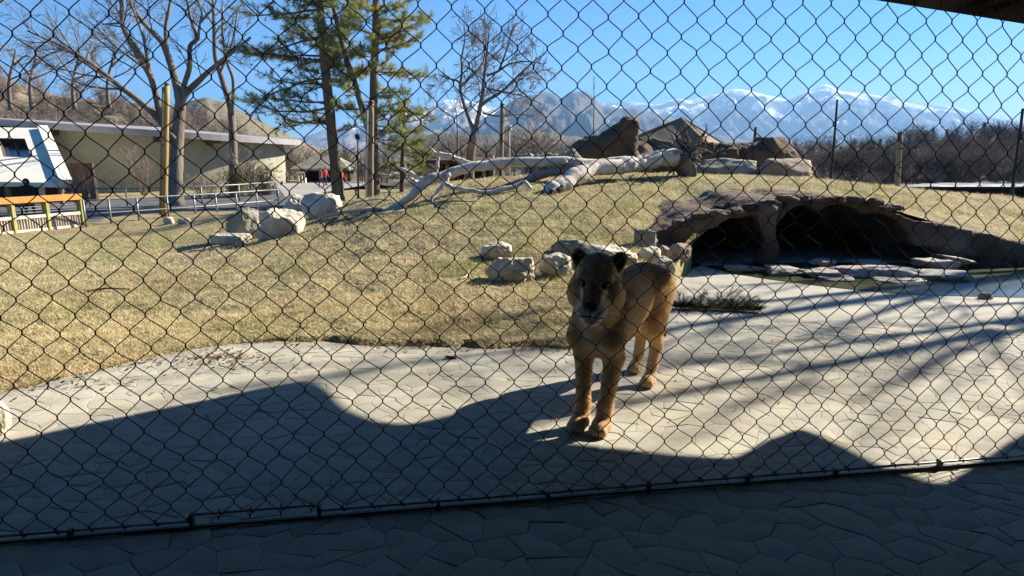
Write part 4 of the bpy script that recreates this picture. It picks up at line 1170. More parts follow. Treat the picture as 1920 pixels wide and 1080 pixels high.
pine('bushy green pine with a forked trunk standing behind the brown pole', 31.5, -.95, [([(702, 364), (700, 300), (699, 240), (701, 150), (704, 70), (707, -70)], 19, 11), ([(698, 262), (689, 235), (671, 175), (655, 125), (648, 108), (636, 60), (622, 0), (612, -50)], 13, 6)], bB, 42, (.36, .365, .125))
pine('low young pine with drooping green boughs behind the log', 33, -.95, [([(752, 345), (754, 300), (757, 250), (758, 205)], 9, 3)], [(756, 300, 720, 318, .9), (756, 290, 800, 300, .9), (756, 280, 722, 284, .9), (757, 270, 806, 268, .9), (757, 262, 735, 250, .9), (757, 250, 790, 238, .9), (757, 320, 790, 332, .9), (757, 300, 775, 318, .9), (757, 242, 742, 226, .9), (757, 232, 772, 212, .9), (757, 310, 735, 336, .9), (757, 285, 812, 288, .9)], 43, (.27, .30, .10))

# shrubs ------------------------------------------------------------
def shrub(name, label, px, py, wpx, hpx, Y, z0, seed, leafy=False, col=(.11, .13, .035), twig='twig_pale', group=None, cat='shrub'):
    g = np.random.default_rng(seed); p = at(px, py, Y); p[2] = z0
    top = at(px, py - hpx, Y)[2]; h = max(top - z0, .3); w = wpx * Y / F / 2
    t = thing(name, label, cat, p, group); st, lf = MB(), MB()
    for k in range(26):
        an, tl = g.uniform(0, 2 * math.pi), g.uniform(0, 1)
        d = np.array([math.cos(an) * tl * w / h, math.sin(an) * tl * w / h, 1]); L = h * g.uniform(.65, 1.05)
        q = wander(p + np.array([math.cos(an), math.sin(an), 0]) * .12 * w, d, L, 5, g, .12, .02)
        r = np.linspace(.014, .005, 6) * max(1, Y / 30); st.tube(q, r, 3, cap=False)
        sprout([st], q, r, 0, g, [(7 if not leafy else 4, .35, .12, .6, .12, .02, 3)], .2)
        if leafy:
            for m in range(1, 6):
                for _ in range(4): needles(lf, q[m] + g.normal(0, .10 * h, 3), g, g.normal(size=3), 18, .10, col)
    st.build('stems', M[twig], t)
    if leafy: tag(lf.build('leaves', M['leaf'], t, smooth=False), kind='stuff')
    return t
GS = 'shrubs before the round house'
shrub('shrub', 'green leafy shrub at the foot of the slim bare tree', 441, 352, 46, 40, 36, -1, 51, True, (.15, .155, .035), group=GS)
shrub('shrub', 'dull green shrub right of the slim bare tree under the sunlit wall', 497, 348, 66, 40, 38, -1, 52, True, (.10, .10, .045), group=GS)
shrub('shrub', 'bare brown twiggy shrub between the big tree and the green shrub', 385, 366, 84, 50, 35, -1, 53, group=GS)
shrub('shrub', 'tall pale bare shrub against the shaded wall left of the tan pole', 270, 366, 60, 92, 40, -1, 54, group=GS)
shrub('shrub', 'bare upright bush before the sunlit end of the wall', 470, 352, 56, 78, 37, -1, 55, group=GS)
shrub('shrub', 'leafless dark shrub beside the white hut behind the orange fence', 150, 372, 44, 54, 27, -1, 56, group=GS)
for k, (a_, b_, w_, h_, Y, c_) in enumerate([(560, 338, 70, 62, 62, 0), (600, 322, 60, 44, 64, 1), (540, 322, 60, 60, 66, 0), (650, 332, 44, 50, 60, 1), (680, 336, 60, 54, 58, 0), (720, 338, 70, 60, 56, 0), (790, 330, 60, 46, 44, 1), (640, 300, 60, 30, 70, 0)]):
    shrub('shrub', ['bare brown bush beyond the plaza, left of the shed roof', 'olive bush rising behind the open shed', 'brown bush at the end of the round house', 'greenish bush beyond the straight pine trunk', 'bare bush between the lamp post and the forked pine', 'bare bush right of the forked pine trunk', 'dark green bush under the low pine boughs', 'hazy brown bush far beyond the plaza'][k],
          a_, b_, w_, h_, Y, -1, 60 + k, bool(c_), (.12, .12, .04), group='bushes beyond the plaza')

# woods as masses ---------------------------------------------------
def bare_crown(seed, h=5.0, n=34):
    g = np.random.default_rng(seed); mb = MB()
    P = wander((0, 0, 0), (0, 0, 1), h * .45, 4, g, .05, .05); mb.tube(P, np.linspace(.09, .06, 5), 4, cap=False)
    for k in range(n):
        an, tl = g.uniform(0, 2 * math.pi), g.uniform(.15, 1.1)
        q = wander(P[g.integers(1, 5)], (math.cos(an) * tl, math.sin(an) * tl, 1), h * g.uniform(.3, .62), 3, g, .18, .02)
        mb.tube(q, np.linspace(.035, .015, 4), 3, cap=False)
        for _ in range(9):
            i = g.integers(1, 4); s = wander(q[i], side_dir(q[i] - q[i - 1], .7, g), h * g.uniform(.08, .2), 2, g, .2, .03)
            mb.tube(s, [.018, .014, .008], 3, cap=False)
    return np.vstack(mb.v), np.vstack(mb.q)
CR = [bare_crown(70 + k) for k in range(6)]
def wood(name, label, m, spots, seed, cat='wood'):
    g = np.random.default_rng(seed); mb = MB()
    for (p, s) in spots:
        V, Q = CR[g.integers(0, 6)]; an = g.uniform(0, 6.28); c, s_ = math.cos(an), math.sin(an)
        mb.add((V * np.array([s * 1.15, s * 1.15, s])) @ np.array([[c, s_, 0], [-s_, c, 0], [0, 0, 1]]) + p, Q)
    return tag(mb.build(name, m), label, cat, kind='stuff')
def hill_z(name_prof, D, foot, px, Y):
    pa, pp = zip(*name_prof); zc = at(px, np.interp(px, pa, pp), D)[2]
    t = np.clip((Y / D - foot) / (1 - foot), 0, 1)
    return -1.2 + (zc + 1.2) * t ** 1.25
WP = [(1320, 290), (1480, 288), (1560, 284), (1640, 276), (1700, 264), (1780, 258), (1850, 250), (1920, 246), (2200, 230), (2700, 215)]
g = np.random.default_rng(80); sp = []
for k in range(300):
    px, Y = g.uniform(1450, 2400), g.uniform(62, 108)
    z = max(hill_z(WP, 110, .55, px, Y) - .7, -1.2); p = at(px, 300, Y); p[2] = z
    sp.append((p, g.uniform(.45, .85)))
for k in range(70):
    px, Y = g.uniform(1540, 2200), g.uniform(58, 66); p = at(px, 300, Y); p[2] = -1.1; sp.append((p, g.uniform(.4, .75)))
for k in range(170):
    px = g.uniform(1500, 2300); Y = g.uniform(46, 64) if px < 1660 else g.uniform(57, 66); p = at(px, 300, Y); p[2] = -1.7; sp.append((p, g.uniform(.25, .42)))
wood('leafless_wood', 'mass of leafless brown trees covering the slope at right', M['wood_twig'], sp, 81)
BP = [(-700, -20), (-300, 60), (0, 122), (40, 140), (80, 160), (130, 176), (180, 186), (260, 190), (330, 202), (390, 228), (460, 254), (540, 290)]
sp = []
for k in range(230):
    px, Y = g.uniform(-260, 470), g.uniform(66, 99)
    p = at(px, 300, Y); p[2] = hill_z(BP, 100, .6, px, Y) - .8; sp.append((p, g.uniform(.35, .9)))
wood('hill_scrub', 'leafless scrub covering the brown hill above the round house', M['twig_pale'], sp, 82, 'scrub')
sp = []
for k in range(60):
    px = g.uniform(960, 1500); Y = g.uniform(60, 110); p = at(px, 300, Y); p[2] = -1.1; sp.append((p, g.uniform(.3, .75)))
for k in range(40):
    px = g.uniform(760, 1080); Y = g.uniform(50, 90); p = at(px, 300, Y); p[2] = -1.1; sp.append((p, g.uniform(.5, 1.1)))
wood('valley_wood', 'belt of leafless valley trees behind the crest in the middle', M['twig_pale'], sp, 83)
for k, (px, top) in enumerate([(1736, 246), (1750, 240), (1776, 243), (1846, 230), (1872, 236), (1651, 262)]):
    Y = 109; p = at(px, top + 26, Y); q = at(px, top, Y); h = q[2] - p[2]
    t = thing('conifer', ['small dark conifer, leftmost of three close together on the wooded ridge', 'small dark conifer, tallest of three close together on the wooded ridge', 'small dark conifer, rightmost of three close together on the wooded ridge', 'taller dark conifer high on the wooded ridge at right', 'broad dark conifer right of the taller one on the wooded ridge', 'tiny dark conifer low on the left of the wooded ridge'][k], 'conifer', p, 'conifers on the wooded ridge')
    mb = MB(); mb.tube([p, q], [.12, .03], 5); mb.build('trunk', M['bark_red'], t)
    mb = MB(); gg = np.random.default_rng(90 + k)
    for f_ in np.linspace(.12, 1, 14):
        for _ in range(9):
            an = gg.uniform(0, 6.28); r_ = (1.08 - f_) * h * .30
            needles(mb, p + (q - p) * f_ + np.array([math.cos(an), math.sin(an), 0]) * r_ * gg.uniform(.2, 1), gg, np.array([math.cos(an), math.sin(an), -.2]), 14, .38, (.05, .065, .035))
    mb.build('crown', M['needle'], t, smooth=False)

# ------------------------------------------------------------------ the fallen tree
lg = thing('fallen_tree', 'huge peeled fallen tree with a root plate, lying along the crest of the mound', 'fallen tree', on(1150, 335))
def limb(part, pts, m, sides=10, wob=.05, parent=None):
    """pts: (px, py, Y, width in px)"""
    P = np.array([at(a, b, Y) for a, b, Y, w in pts]); r = np.array([w * Y / F / 2 for a, b, Y, w in pts])
    t = np.linspace(0, 1, len(P)); tt = np.linspace(0, 1, len(P) * 8)
    Q = np.stack([np.interp(tt, t, P[:, i]) for i in range(3)], 1); rr = np.interp(tt, t, r) * (.92 if part == 'trunk' else .80) * (1 + .13 * fbm(tt * 14, 0 * tt, len(pts) * 3.3, 3, 17))
    for _ in range(6): Q[1:-1] = (Q[:-2] + 2 * Q[1:-1] + Q[2:]) / 4
    Q = Q + .38 * rr[:, None] * np.stack([fbm(tt * 9 + k * 7, tt * 0, k, 3, len(pts)) for k in range(3)], 1) * np.minimum(1, np.minimum(tt, 1 - tt) * 8)[:, None]
    mb = MB(); mb.tube(Q, rr, sides, wob=wob)
    return mb.build(part, M[m], lg if parent is None else parent)
limb('trunk', [(1268, 296, 13.4, 36), (1235, 300, 13.3, 34), (1195, 303, 13.1, 32), (1150, 310, 12.8, 32), (1105, 322, 12.4, 31), (1070, 340, 12.0, 32), (1046, 360, 11.7, 36), (1032, 368, 11.6, 34)], 'log', 14, .06)
limb('limb', [(1175, 302, 13.2, 22), (1110, 308, 13.2, 22), (1060, 306, 13.1, 22), (1000, 305, 13.0, 21), (940, 306, 12.9, 22), (890, 311, 12.8, 24), (845, 322, 12.7, 25), (805, 338, 12.6, 25), (778, 356, 12.5, 20), (755, 378, 12.4, 16), (730, 394, 12.3, 15), (712, 402, 12.2, 11)], 'log', 12, .06)
limb('limb', [(1120, 310, 13.0, 20), (1075, 318, 13.0, 22), (1030, 324, 13.0, 20), (985, 340, 12.9, 14), (930, 352, 12.8, 6)], 'log_dark', 9)  # limb behind the trunk, its shade put into the grey log colour
limb('limb', [(1042, 362, 11.8, 16), (1015, 366, 11.9, 14), (998, 358, 12.0, 10), (984, 340, 12.1, 9)], 'log', 9)
limb('limb', [(984, 341, 12.1, 11), (950, 353, 12.0, 12), (915, 360, 12.0, 11), (880, 359, 12.0, 10), (850, 350, 12.1, 11), (828, 344, 12.2, 10)], 'log', 9)
limb('limb', [(830, 345, 12.2, 9), (818, 362, 12.1, 8), (808, 378, 12.0, 6), (800, 383, 12.0, 3)], 'log', 8)
limb('limb', [(1030, 370, 11.7, 9), (985, 372, 11.7, 8), (930, 378, 11.7, 7), (898, 386, 11.7, 4)], 'log', 8)
limb('limb', [(925, 372, 11.7, 6), (910, 370, 11.8, 7), (900, 376, 11.8, 4)], 'log', 7)
limb('limb', [(888, 308, 12.9, 12), (862, 300, 13.0, 13), (838, 293, 13.1, 13), (818, 289, 13.2, 10)], 'log', 9)
limb('limb', [(822, 291, 13.2, 7), (820, 310, 13.2, 7), (818, 326, 13.2, 6)], 'log', 7)
limb('limb', [(818, 289, 13.2, 6), (806, 276, 13.2, 4)], 'log', 6)
limb('limb', [(800, 338, 12.6, 13), (784, 332, 12.7, 9), (765, 322, 12.8, 8), (748, 315, 12.9, 6)], 'log', 8)
limb('limb', [(792, 346, 12.6, 12), (776, 340, 12.5, 12), (769, 336, 12.5, 8)], 'log', 8)
limb('limb', [(835, 332, 12.6, 9), (842, 326, 12.4, 8), (838, 342, 12.3, 5)], 'log', 7)
limb('limb', [(745, 324, 14.5, 5), (728, 330, 14.4, 6), (712, 326, 14.4, 4)], 'log', 6)
for a_, b_ in ((1094, 304), (1062, 300), (1208, 290)):
    limb('broken_stub', [(a_, b_ + 6, 12.9, 8), (a_ - 4, b_ - 2, 12.8, 5)], 'log', 6)
limb('dark_hollow', [(1054, 350, 11.62, 10), (1044, 360, 11.45, 18), (1034, 372, 11.42, 22), (1024, 376, 11.5, 8)], 'cavity', 9, .25)  # near-black solid lump on the trunk's end, standing for the hollow
c0 = at(1284, 300, 13.5)
V, Tt = rock_verts((.60, .62, .78), 620, 4, .1, rough=.4, cuts=3)
mb = MB(); mb.add(V + c0 + np.array([0, 0, -.02]), None, Tt); rp_o = mb.build('root_plate', M['root'], lg)
g = np.random.default_rng(621)
for k in range(54):
    an = g.uniform(0, 2 * math.pi); d = np.array([.65 * math.cos(an), g.uniform(-.7, .5), abs(math.sin(an)) * .9 if g.random() < .72 else math.sin(an)])
    L = g.uniform(.28, .66) * (1.15 if d[2] > .4 else .8)
    q = wander(c0 + norm(d) * .18, d, L, 5, g, .3, .0)
    mb = MB(); mb.tube(q, np.linspace(g.uniform(.02, .05), .006, 6), 5, wob=.15)
    mb.build('root', M['root' if k % 3 else 'log_dark'], rp_o)

# dead branches lying on the turf, left of the log tip
def lying(name, label, pts, w, m, cat, twigs=0, seed=0):
    P = np.array([on(a, b) + np.array([0, 0, c]) for a, b, c in pts])
    t = thing(name, label, cat, P[0])
    r = w * P[0][1] / F / 2
    mb = MB(); mb.tube(P, np.linspace(r, r * .5, len(P)), 6, wob=.1); mb.build('stem', M[m], t)
    if twigs:
        tw = MB(); sprout([tw], P, np.linspace(r, r * .5, len(P)), 0, np.random.default_rng(seed), [(twigs, .22, .12, .6, .15, .0, 3), (5, .4, .06, .6, .1, 0, 3)], .1); tw.build('twigs', M[m], t)
    return t
lying('dead_branch', 'grey dead branch on the turf between the white boulders and the log tip', [(600, 412, .04), (640, 405, .06), (690, 398, .05), (716, 397, .03)], 9, 'log_dark', 'branch', 1.0, 1)
lying('dead_branch', 'second dead branch lying lower beside the first, left of the log tip', [(610, 424, .03), (650, 416, .05), (700, 408, .04)], 7, 'log_dark', 'branch', 1.0, 2)
lying('dead_branch', 'pale bent branch resting on the turf just below the log tip', [(655, 420, .02), (690, 412, .10), (728, 404, .03), (760, 398, .03)], 5, 'log', 'branch', 1.2, 6)
lying('dead_branch', 'thin pale branch pointing at the plaza above the grey dead branches', [(625, 398, .03), (668, 388, .10), (706, 380, .06), (735, 376, .02)], 5, 'log', 'branch', 1.2, 7)
lying('dead_branch', 'short grey branch lying under the middle of the fallen tree', [(815, 388, .02), (850, 382, .05), (890, 380, .02)], 5, 'log_dark', 'branch', 1.5, 8)
lying('dead_branch', 'thin dark twig lying alone on the turf at far left', [(164, 551, .02), (200, 547, .03), (243, 546, .02)], 5, 'dark', 'branch', 3.0, 3)
lying('dead_branch', 'small pale stick on the turf near the square boulder', [(858, 528, .015), (874, 522, .02), (880, 512, .02)], 4, 'log', 'branch', 0, 4)
# cut conifer branch on the concrete
P = np.array([ground(a, b, .03) for a, b in ((1246, 572), (1290, 574), (1340, 576), (1390, 580), (1428, 580))])
cb = thing('conifer_branch', 'cut dark green conifer branch lying on the concrete right of the lioness', 'branch', P[0])
mb = MB(); mb.tube(P, np.linspace(.016, .010, 5), 6, wob=.1); mb.build('stem', M['bark_red'], cb)
tw, nd = MB(), MB(); g = np.random.default_rng(88)
for k in range(95):
    t = g.uniform(.05, .95); p = P[0] + (P[-1] - P[0]) * t; big = 1 - abs(t - .52) * 1.3
    d = np.array([g.uniform(-.3, 1), g.uniform(-.7, .7), g.uniform(.0, .5)]); q = wander(p, d, g.uniform(.10, .34) * max(.3, big), 4, g, .22, -.03)
    q[:, 2] = np.maximum(q[:, 2], .012); tw.tube(q, np.linspace(.005, .002, 5), 3, cap=False)
    for m in range(1, 5):
        if g.random() < .8:
            needles(nd, q[m], g, q[m] - q[m - 1], 34, .05, (.06, .07, .03), .0014)
for V in nd.v: V[:, 2] = np.maximum(V[:, 2], .004)
tw.build('twigs', M['bark_red'], cb); tag(nd.build('needles', M['needle'], cb, smooth=False), kind='stuff')

# ------------------------------------------------------------------ turf blades, leaf litter
def make_grass():
    g = np.random.default_rng(101); N = 780000
    a = g.uniform(-420, 2420, N); py = 318 + 440 * g.uniform(0, 1, N) ** 1.15
    y = np.clip(1770 / (py - 290), 4, 19) * g.uniform(.93, 1.07, N)
    yb = border(a); x = (a - 960) / F * y
    dens = .42 + .75 * fbm(x * 1.3, y * 1.3, 0, 3, 71) + .55 * fbm(x * 5, y * 5, 0, 2, 72)
    den_zone = (a > 1235) & (y < 8.95)
    ok = (y > yb + .03 + .05 * vnoise(a * .02, y * 0, 0, 5)) & (g.uniform(0, 1, N) < np.clip(dens, .10, 1)) & ~den_zone & (y < 16.5)
    ok &= ~((a > 1180) & (a < 1300) & (y < yb + .35))
    a, y, x = a[ok], y[ok], x[ok]; n = len(a)
    z = terrain(x, y) + .030 * sstep(380, 520, a) * (1 - sstep(1080, 1200, a)) * (1 - sstep(.5, 2.2, y - border(a)))
    clump = fbm(x * 3.1, y * 3.1, 0, 2, 73)
    h = g.uniform(.018, .045, n) * (1 + .55 * np.clip(clump, -.6, 1.2)) * (1 + .02 * y); w = (.0010 + .00042 * y) * g.uniform(.7, 1.4, n)
    an = g.uniform(0, 2 * math.pi, n); lean = g.normal(0, .75, (n, 2))
    B = np.stack([x, y, z - .004], -1)
    sd = np.stack([np.cos(an), np.sin(an), 0 * an], -1) * w[:, None]
    tip = B + np.stack([lean[:, 0] * h, lean[:, 1] * h, h], -1)
    V = np.stack([B - sd, B + sd, tip], 1).reshape(-1, 3)
    t = np.clip(.46 + .95 * fbm(x * .55 + 4, y * .55, 0, 4, 74) + g.normal(0, .22, n), 0, 1)[:, None]
    b = np.clip(.38 + .8 * fbm(x * 1.1 + 9, y * 1.1, 0, 3, 75) + g.normal(0, .2, n), 0, 1)[:, None] ** 2
    straw, olive, brown = np.array([.84, .70, .44]), np.array([.45, .45, .20]), np.array([.53, .40, .26])
    c = straw * t + olive * (1 - t); c = c * (1 - .6 * b) + brown * .6 * b
    c = c * g.uniform(.65, 1.25, (n, 1))
    mb = MB(); mb.add(V, None, np.arange(3 * n).reshape(n, 3), np.repeat(c, 3, 0))
    return mb
tag(make_grass().build('turf_grass', M['grass'], smooth=False), 'short straw coloured winter grass covering the mound', 'grass', kind='stuff')

def litter(name, label, spots, seed, col, size=(.009, .024)):
    g = np.random.default_rng(seed); mb = MB()
    for (a_, b_, sa, sb, cnt) in spots:
        for _ in range(cnt):
            p = ground(a_ + g.normal() * sa, b_ + g.normal() * sb, .006)
            if p[1] > border(960 + F * p[0] / p[1]) + .05: p[2] = T(p[0], p[1]) + .03
            an, s = g.uniform(0, 6.28), g.uniform(*size)
            d, e = np.array([math.cos(an), math.sin(an), g.uniform(-.1, .5)]) * s, np.array([-math.sin(an), math.cos(an), g.uniform(-.3, .3)]) * s * .45
            zc = np.array([0, 0, s * .35])
            mb.add([p - d + zc * .3, p + e + zc, p + d + zc * .8, p - e], [[0, 1, 2, 3]], None, np.array(col) * g.uniform(.6, 1.4))
    return tag(mb.build(name, M['leaf'], smooth=False), label, 'leaves', kind='stuff')
litter('dead_leaves', 'brown dead leaves drifted along the edge of the concrete', [(330, 678, 90, 9, 150), (415, 668, 30, 6, 110), (120, 715, 110, 10, 110), (700, 652, 220, 5, 120), (960, 648, 90, 5, 70)], 110, (.22, .14, .075))
litter('twig_scraps', 'small dark scraps scattered over the concrete apron', [(1560, 600, 180, 40, 40), (1500, 640, 160, 40, 40), (620, 675, 200, 18, 45), (900, 690, 160, 24, 25), (1300, 690, 200, 60, 30)], 111, (.13, .10, .075), (.006, .016))
p = ground(846, 672)
V, Tt = rock_verts((.10, .035, .022), 701, 3, .5, rough=.3, rz=-.1); mb = MB(); mb.add(V + p + np.array([0, 0, .010]), None, Tt)
tag(mb.build('bark_chip', M['root'], loc=p), 'dark curled bark chip lying alone on the concrete near the turf edge', 'bark')

# ------------------------------------------------------------------ the lioness
O = ground(1112, 802)
HD = norm([-.478, -.878, 0]); LF = np.array([-HD[1], HD[0], 0])
hs = 1.10
yaw, pit, rol = R(15), R(4), R(-3)
Ry = np.array([[math.cos(yaw), -math.sin(yaw), 0], [math.sin(yaw), math.cos(yaw), 0], [0, 0, 1]])
Rp = np.array([[math.cos(pit), 0, math.sin(pit)], [0, 1, 0], [-math.sin(pit), 0, math.cos(pit)]])
Rr = np.array([[1, 0, 0], [0, math.cos(rol), -math.sin(rol)], [0, math.sin(rol), math.cos(rol)]])
RH = Ry @ Rp @ Rr
H0 = np.array([.150, .055, .885])
def hp_(q): return H0 + RH @ (np.array(q, float) * hs)

def lioness():
    f = Field((-1.32, -.32, -.02), (.52, .36, 1.10), .0075)
    E, C = f.ell, f.cap
    # trunk
    E((-.30, 0, .60), (.30, .145, .195), .06); E((-.06, 0, .585), (.14, .108, .185), .05)
    E((-.60, 0, .605), (.27, .118, .150), .07); E((-.86, 0, .645), (.19, .135, .155), .06)
    E((-.18, 0, .755), (.15, .065, .075), .08); C((-.2, 0, .745), (-.86, 0, .735), .06, .06, .06)
    C((-.10, 0, .50), (-.62, 0, .49), .05, .045, .07)
    # neck and throat
    C((-.12, 0, .72), (.07, .035, .865), .128, .112, .06); C((-.02, .01, .62), (.12, .05, .77), .110, .100, .06)
    for s in (-1, 1):
        # fore leg
        C((-.12, s * .085, .72), (.0, s * .090, .52), .072, .066, .045)
        C((.0, s * .090, .53), (-.06, s * .088, .41), .063, .054, .04)
        C((-.06, s * .088, .41), (-.005, s * .066, .14), .052, .039, .03)
        C((-.005, s * .066, .14), (.015, s * .062, .06), .042, .045, .025)
        E((.045, s * .064, .042), (.078, .054, .044), .025)
        for k, dy in enumerate((-.036, -.013, .013, .036)):
            E((.098 + (.012 if k in (1, 2) else 0), s * .064 + dy, .030), (.026, .0165, .027), .010)
    # hind legs: the left one under the hip, the right one trailing
    for s, kn, hk, ft in ((1, (-.72, .112, .43), (-.925, .085, .245), (-.845, .078, .07)), (-1, (-.84, -.112, .42), (-1.14, -.085, .255), (-1.075, -.082, .075))):
        C((-.90, s * .075, .645), kn, .128, .072, .06); E((-.84, s * .085, .56), (.13, .075, .14), .05)
        C(kn, hk, .066, .036, .035); C((-.98 if s > 0 else -1.08, s * .08, .60), hk, .07, .03, .05)
        C(hk, ft, .037, .036, .02)
        E((ft[0] + .045, ft[1], .038), (.07, .048, .040), .025)
        for k, dy in enumerate((-.032, -.011, .011, .032)):
            E((ft[0] + .095 + (.010 if k in (1, 2) else 0), ft[1] + dy, .028), (.024, .0155, .025), .010)
    # tail
    tl = [(-1.00, 0, .70), (-1.11, .01, .58), (-1.16, .02, .42), (-1.19, .03, .30), (-1.24, .04, .24)]
    for a, b, r0, r1 in zip(tl[:-1], tl[1:], (.035, .026, .021, .019), (.026, .021, .019, .026)): C(a, b, r0, r1, .03)
    # head
    def HE(c, r, k=.03, cut=False): E(hp_(c), np.array(r) * hs, k, RH, cut)
    def HC(a, b, r0, r1, k=.03, cut=False): C(hp_(a), hp_(b), r0 * hs, r1 * hs, k, cut)
    HE((-.01, 0, .025), (.105, .092, .092), .03); HE((.055, 0, .035), (.075, .078, .060), .03)
    for s in (-1, 1):
        HE((.030, s * .074, -.045), (.075, .050, .075), .03)          # cheek
        HE((.098, s * .046, .040), (.030, .036, .022), .02)           # brow
        HE((.166, s * .031, -.100), (.052, .040, .041), .014)         # muzzle pad
        HE((-.02, s * .085, -.085), (.07, .05, .07), .04)             # ruff
        HE((.02, s * .052, .05), (.06, .04, .05), .03)
    HC((.075, 0, .020), (.186, 0, -.066), .052, .039, .025); HE((.12, 0, -.03), (.078, .056, .046), .025)
    HE((.140, 0, -.148), (.054, .046, .034), .016); HC((.02, 0, -.115), (.12, 0, -.14), .055, .034, .03)
    HE((.208, 0, -.074), (.019, .034, .020), .010)                     # nose leather
    for s in (-1, 1):
        HE((.130, s * .052, .002), (.026, .024, .013), .010, True); HE((.106, s * .054, .022), (.022, .030, .011), .008)     # eye socket
        HE((.223, s * .013, -.078), (.010, .006, .006), .005, True)    # nostril
        HC((.225, s * .004, -.118), (.165, s * .062, -.128), .0045, .0045, .006, True)   # lip line
        # ear: a rounded cup open to the front and side
        rot = RH @ np.array([[math.cos(.5 * s), -math.sin(.5 * s), 0], [math.sin(.5 * s), math.cos(.5 * s), 0], [0, 0, 1]])
        HC((-.025, s * .072, .055), (-.030, s * .098, .096), .047, .032, .018)
        HC((-.050, s * .075, .06), (-.040, s * .100, .092), .03, .027, .015)
        HC((.014, s * .078, .068), (.006, s * .101, .094), .032, .021, .008, True)
    HC((.226, 0, -.088), (.222, 0, -.116), .003, .003, .004, True)
    X, Y, Z = f.grid()
    V, Q = f.skin()
    # colours of the coat
    q = ((V - H0) @ RH) / hs
    hf, hl, hz = q.T; fx, fl_, fz = V.T
    c = np.tile([.63, .425, .205], (len(V), 1))
    def blend(m, col):
        m = np.clip(m, 0, 1)[:, None]; return c * (1 - m) + np.array(col) * m
    c = blend(sstep(.66, .80, fz) * (fx < .0) * .9, (.36, .22, .105))
    c = blend(sstep(.56, .47, fz) * (np.abs(fl_) < .10) * (fx < .0) * (fz > .40), (.72, .58, .40))
    c = blend(sstep(-.02, .06, fx) * sstep(.10, .04, np.abs(fl_ - .02)) * sstep(.42, .50, fz) * (fz < .74), (.85, .71, .50))  # pale chest fur, lightened further in place of bounce from the sunlit ground
    c = blend(sstep(.40, .20, fz), (.68, .47, .235)); c = blend(sstep(.11, .05, fz), (.58, .41, .225))
    c = blend((fx < -1.2) * (fz < .34) * 1.0, (.03, .022, .018))
    head = sstep(-.12, -.05, hf) * (np.abs(hl) < .17) * (hz > -.19) * (fz > .60)
    c = blend(head * sstep(-.02, .08, hz) * .9, (.60, .41, .215))
    c = blend(head * sstep(.05, .10, hf) * sstep(.040, .024, np.abs(hl)) * (hz < .03) * (hz > -.085) * .85, (.38, .225, .11))
    c = blend(head * sstep(.02, .06, hf) * sstep(-.05, -.075, hz) * sstep(.085, .06, np.abs(hl)), (.80, .73, .62))
    for s in (-1, 1):
        de = np.sqrt(((hf - .118) / 1.4) ** 2 + (hl - s * .050) ** 2 + ((hz - .004) * 1.15) ** 2)
        c = blend(head * sstep(.034, .020, de), (.035, .024, .018))
        du = np.sqrt((hl - s * .056) ** 2 + ((hz + .030) * 1.3) ** 2)
        c = blend(head * (hf > .05) * sstep(.030, .014, du) * .65, (.72, .60, .44))
        tl_ = np.abs(hl - s * np.interp(hz, [-.07, 0], [.030, .036]))
        c = blend(head * (hf > .09) * (hz < 0) * (hz > -.065) * sstep(.010, .004, tl_) * .8, (.06, .04, .03))
        dn_ = np.sqrt((hf - .010) ** 2 + (hl - s * .090) ** 2 + (hz - .090) ** 2)
        c = blend(sstep(.05, .030, dn_) * (hz > .062), (.16, .11, .075))
        c = blend((hz > .085) * (hf < -.035) * sstep(.05, .065, np.abs(hl)), (.05, .036, .028))
    dnose = np.sqrt(((hf - .210) / 1.0) ** 2 + (hl / 1.25) ** 2 + (hz + .072) ** 2)
    c = blend(head * sstep(.032, .020, dnose) * (hz > -.088), (.050, .026, .022))
    lip = np.abs(hz + .121 + .06 * np.abs(hl)) 
    c = blend(head * (hf > .13) * sstep(.008, .003, lip) * (np.abs(hl) < .062), (.035, .02, .016))
    c = blend(head * (hf > .2) * sstep(.006, .002, np.abs(hl)) * (hz < -.085) * (hz > -.12), (.035, .02, .016))
    return V, Q, c, q, head
LV, LQ, LC, LH, LHD = lioness()
def to_world(V): return O + V[:, :1] * HD + V[:, 1:2] * LF + V[:, 2:3] * np.array([0, 0, 1.0])
lion = thing('lioness', 'lioness standing on the concrete close behind the mesh, facing the viewer', 'lioness', (O[0], O[1], 0))
mb = MB(); mb.add(to_world(LV), LQ, None, LC); body = mb.build('body', M['coat'], lion)
for s in (-1, 1):
    ec = to_world(hp_((.104, s * .050, .002))[None])[0]
    V, Tt = ico(3); mb = MB(); mb.add(V * .0140 * hs + ec, None, Tt); eye = mb.build('eye', M['eye'], lion)
    fw = norm(np.array([0, 0, EYE - .25]) - ec)
    mb = MB(); sd = norm(np.cross(fw, [0, 0, 1])); up = np.cross(sd, fw)
    an = np.linspace(0, 2 * math.pi, 12, endpoint=False)
    mb.add(np.vstack([ec + fw * .0152 * hs, *[ec + fw * .0139 * hs + (sd * math.cos(k) + up * math.sin(k)) * .0048 for k in an]]), None, [[0, 1 + k, 1 + (k + 1) % 12] for k in range(12)])
    mb.build('pupil', M['pupil'], eye)
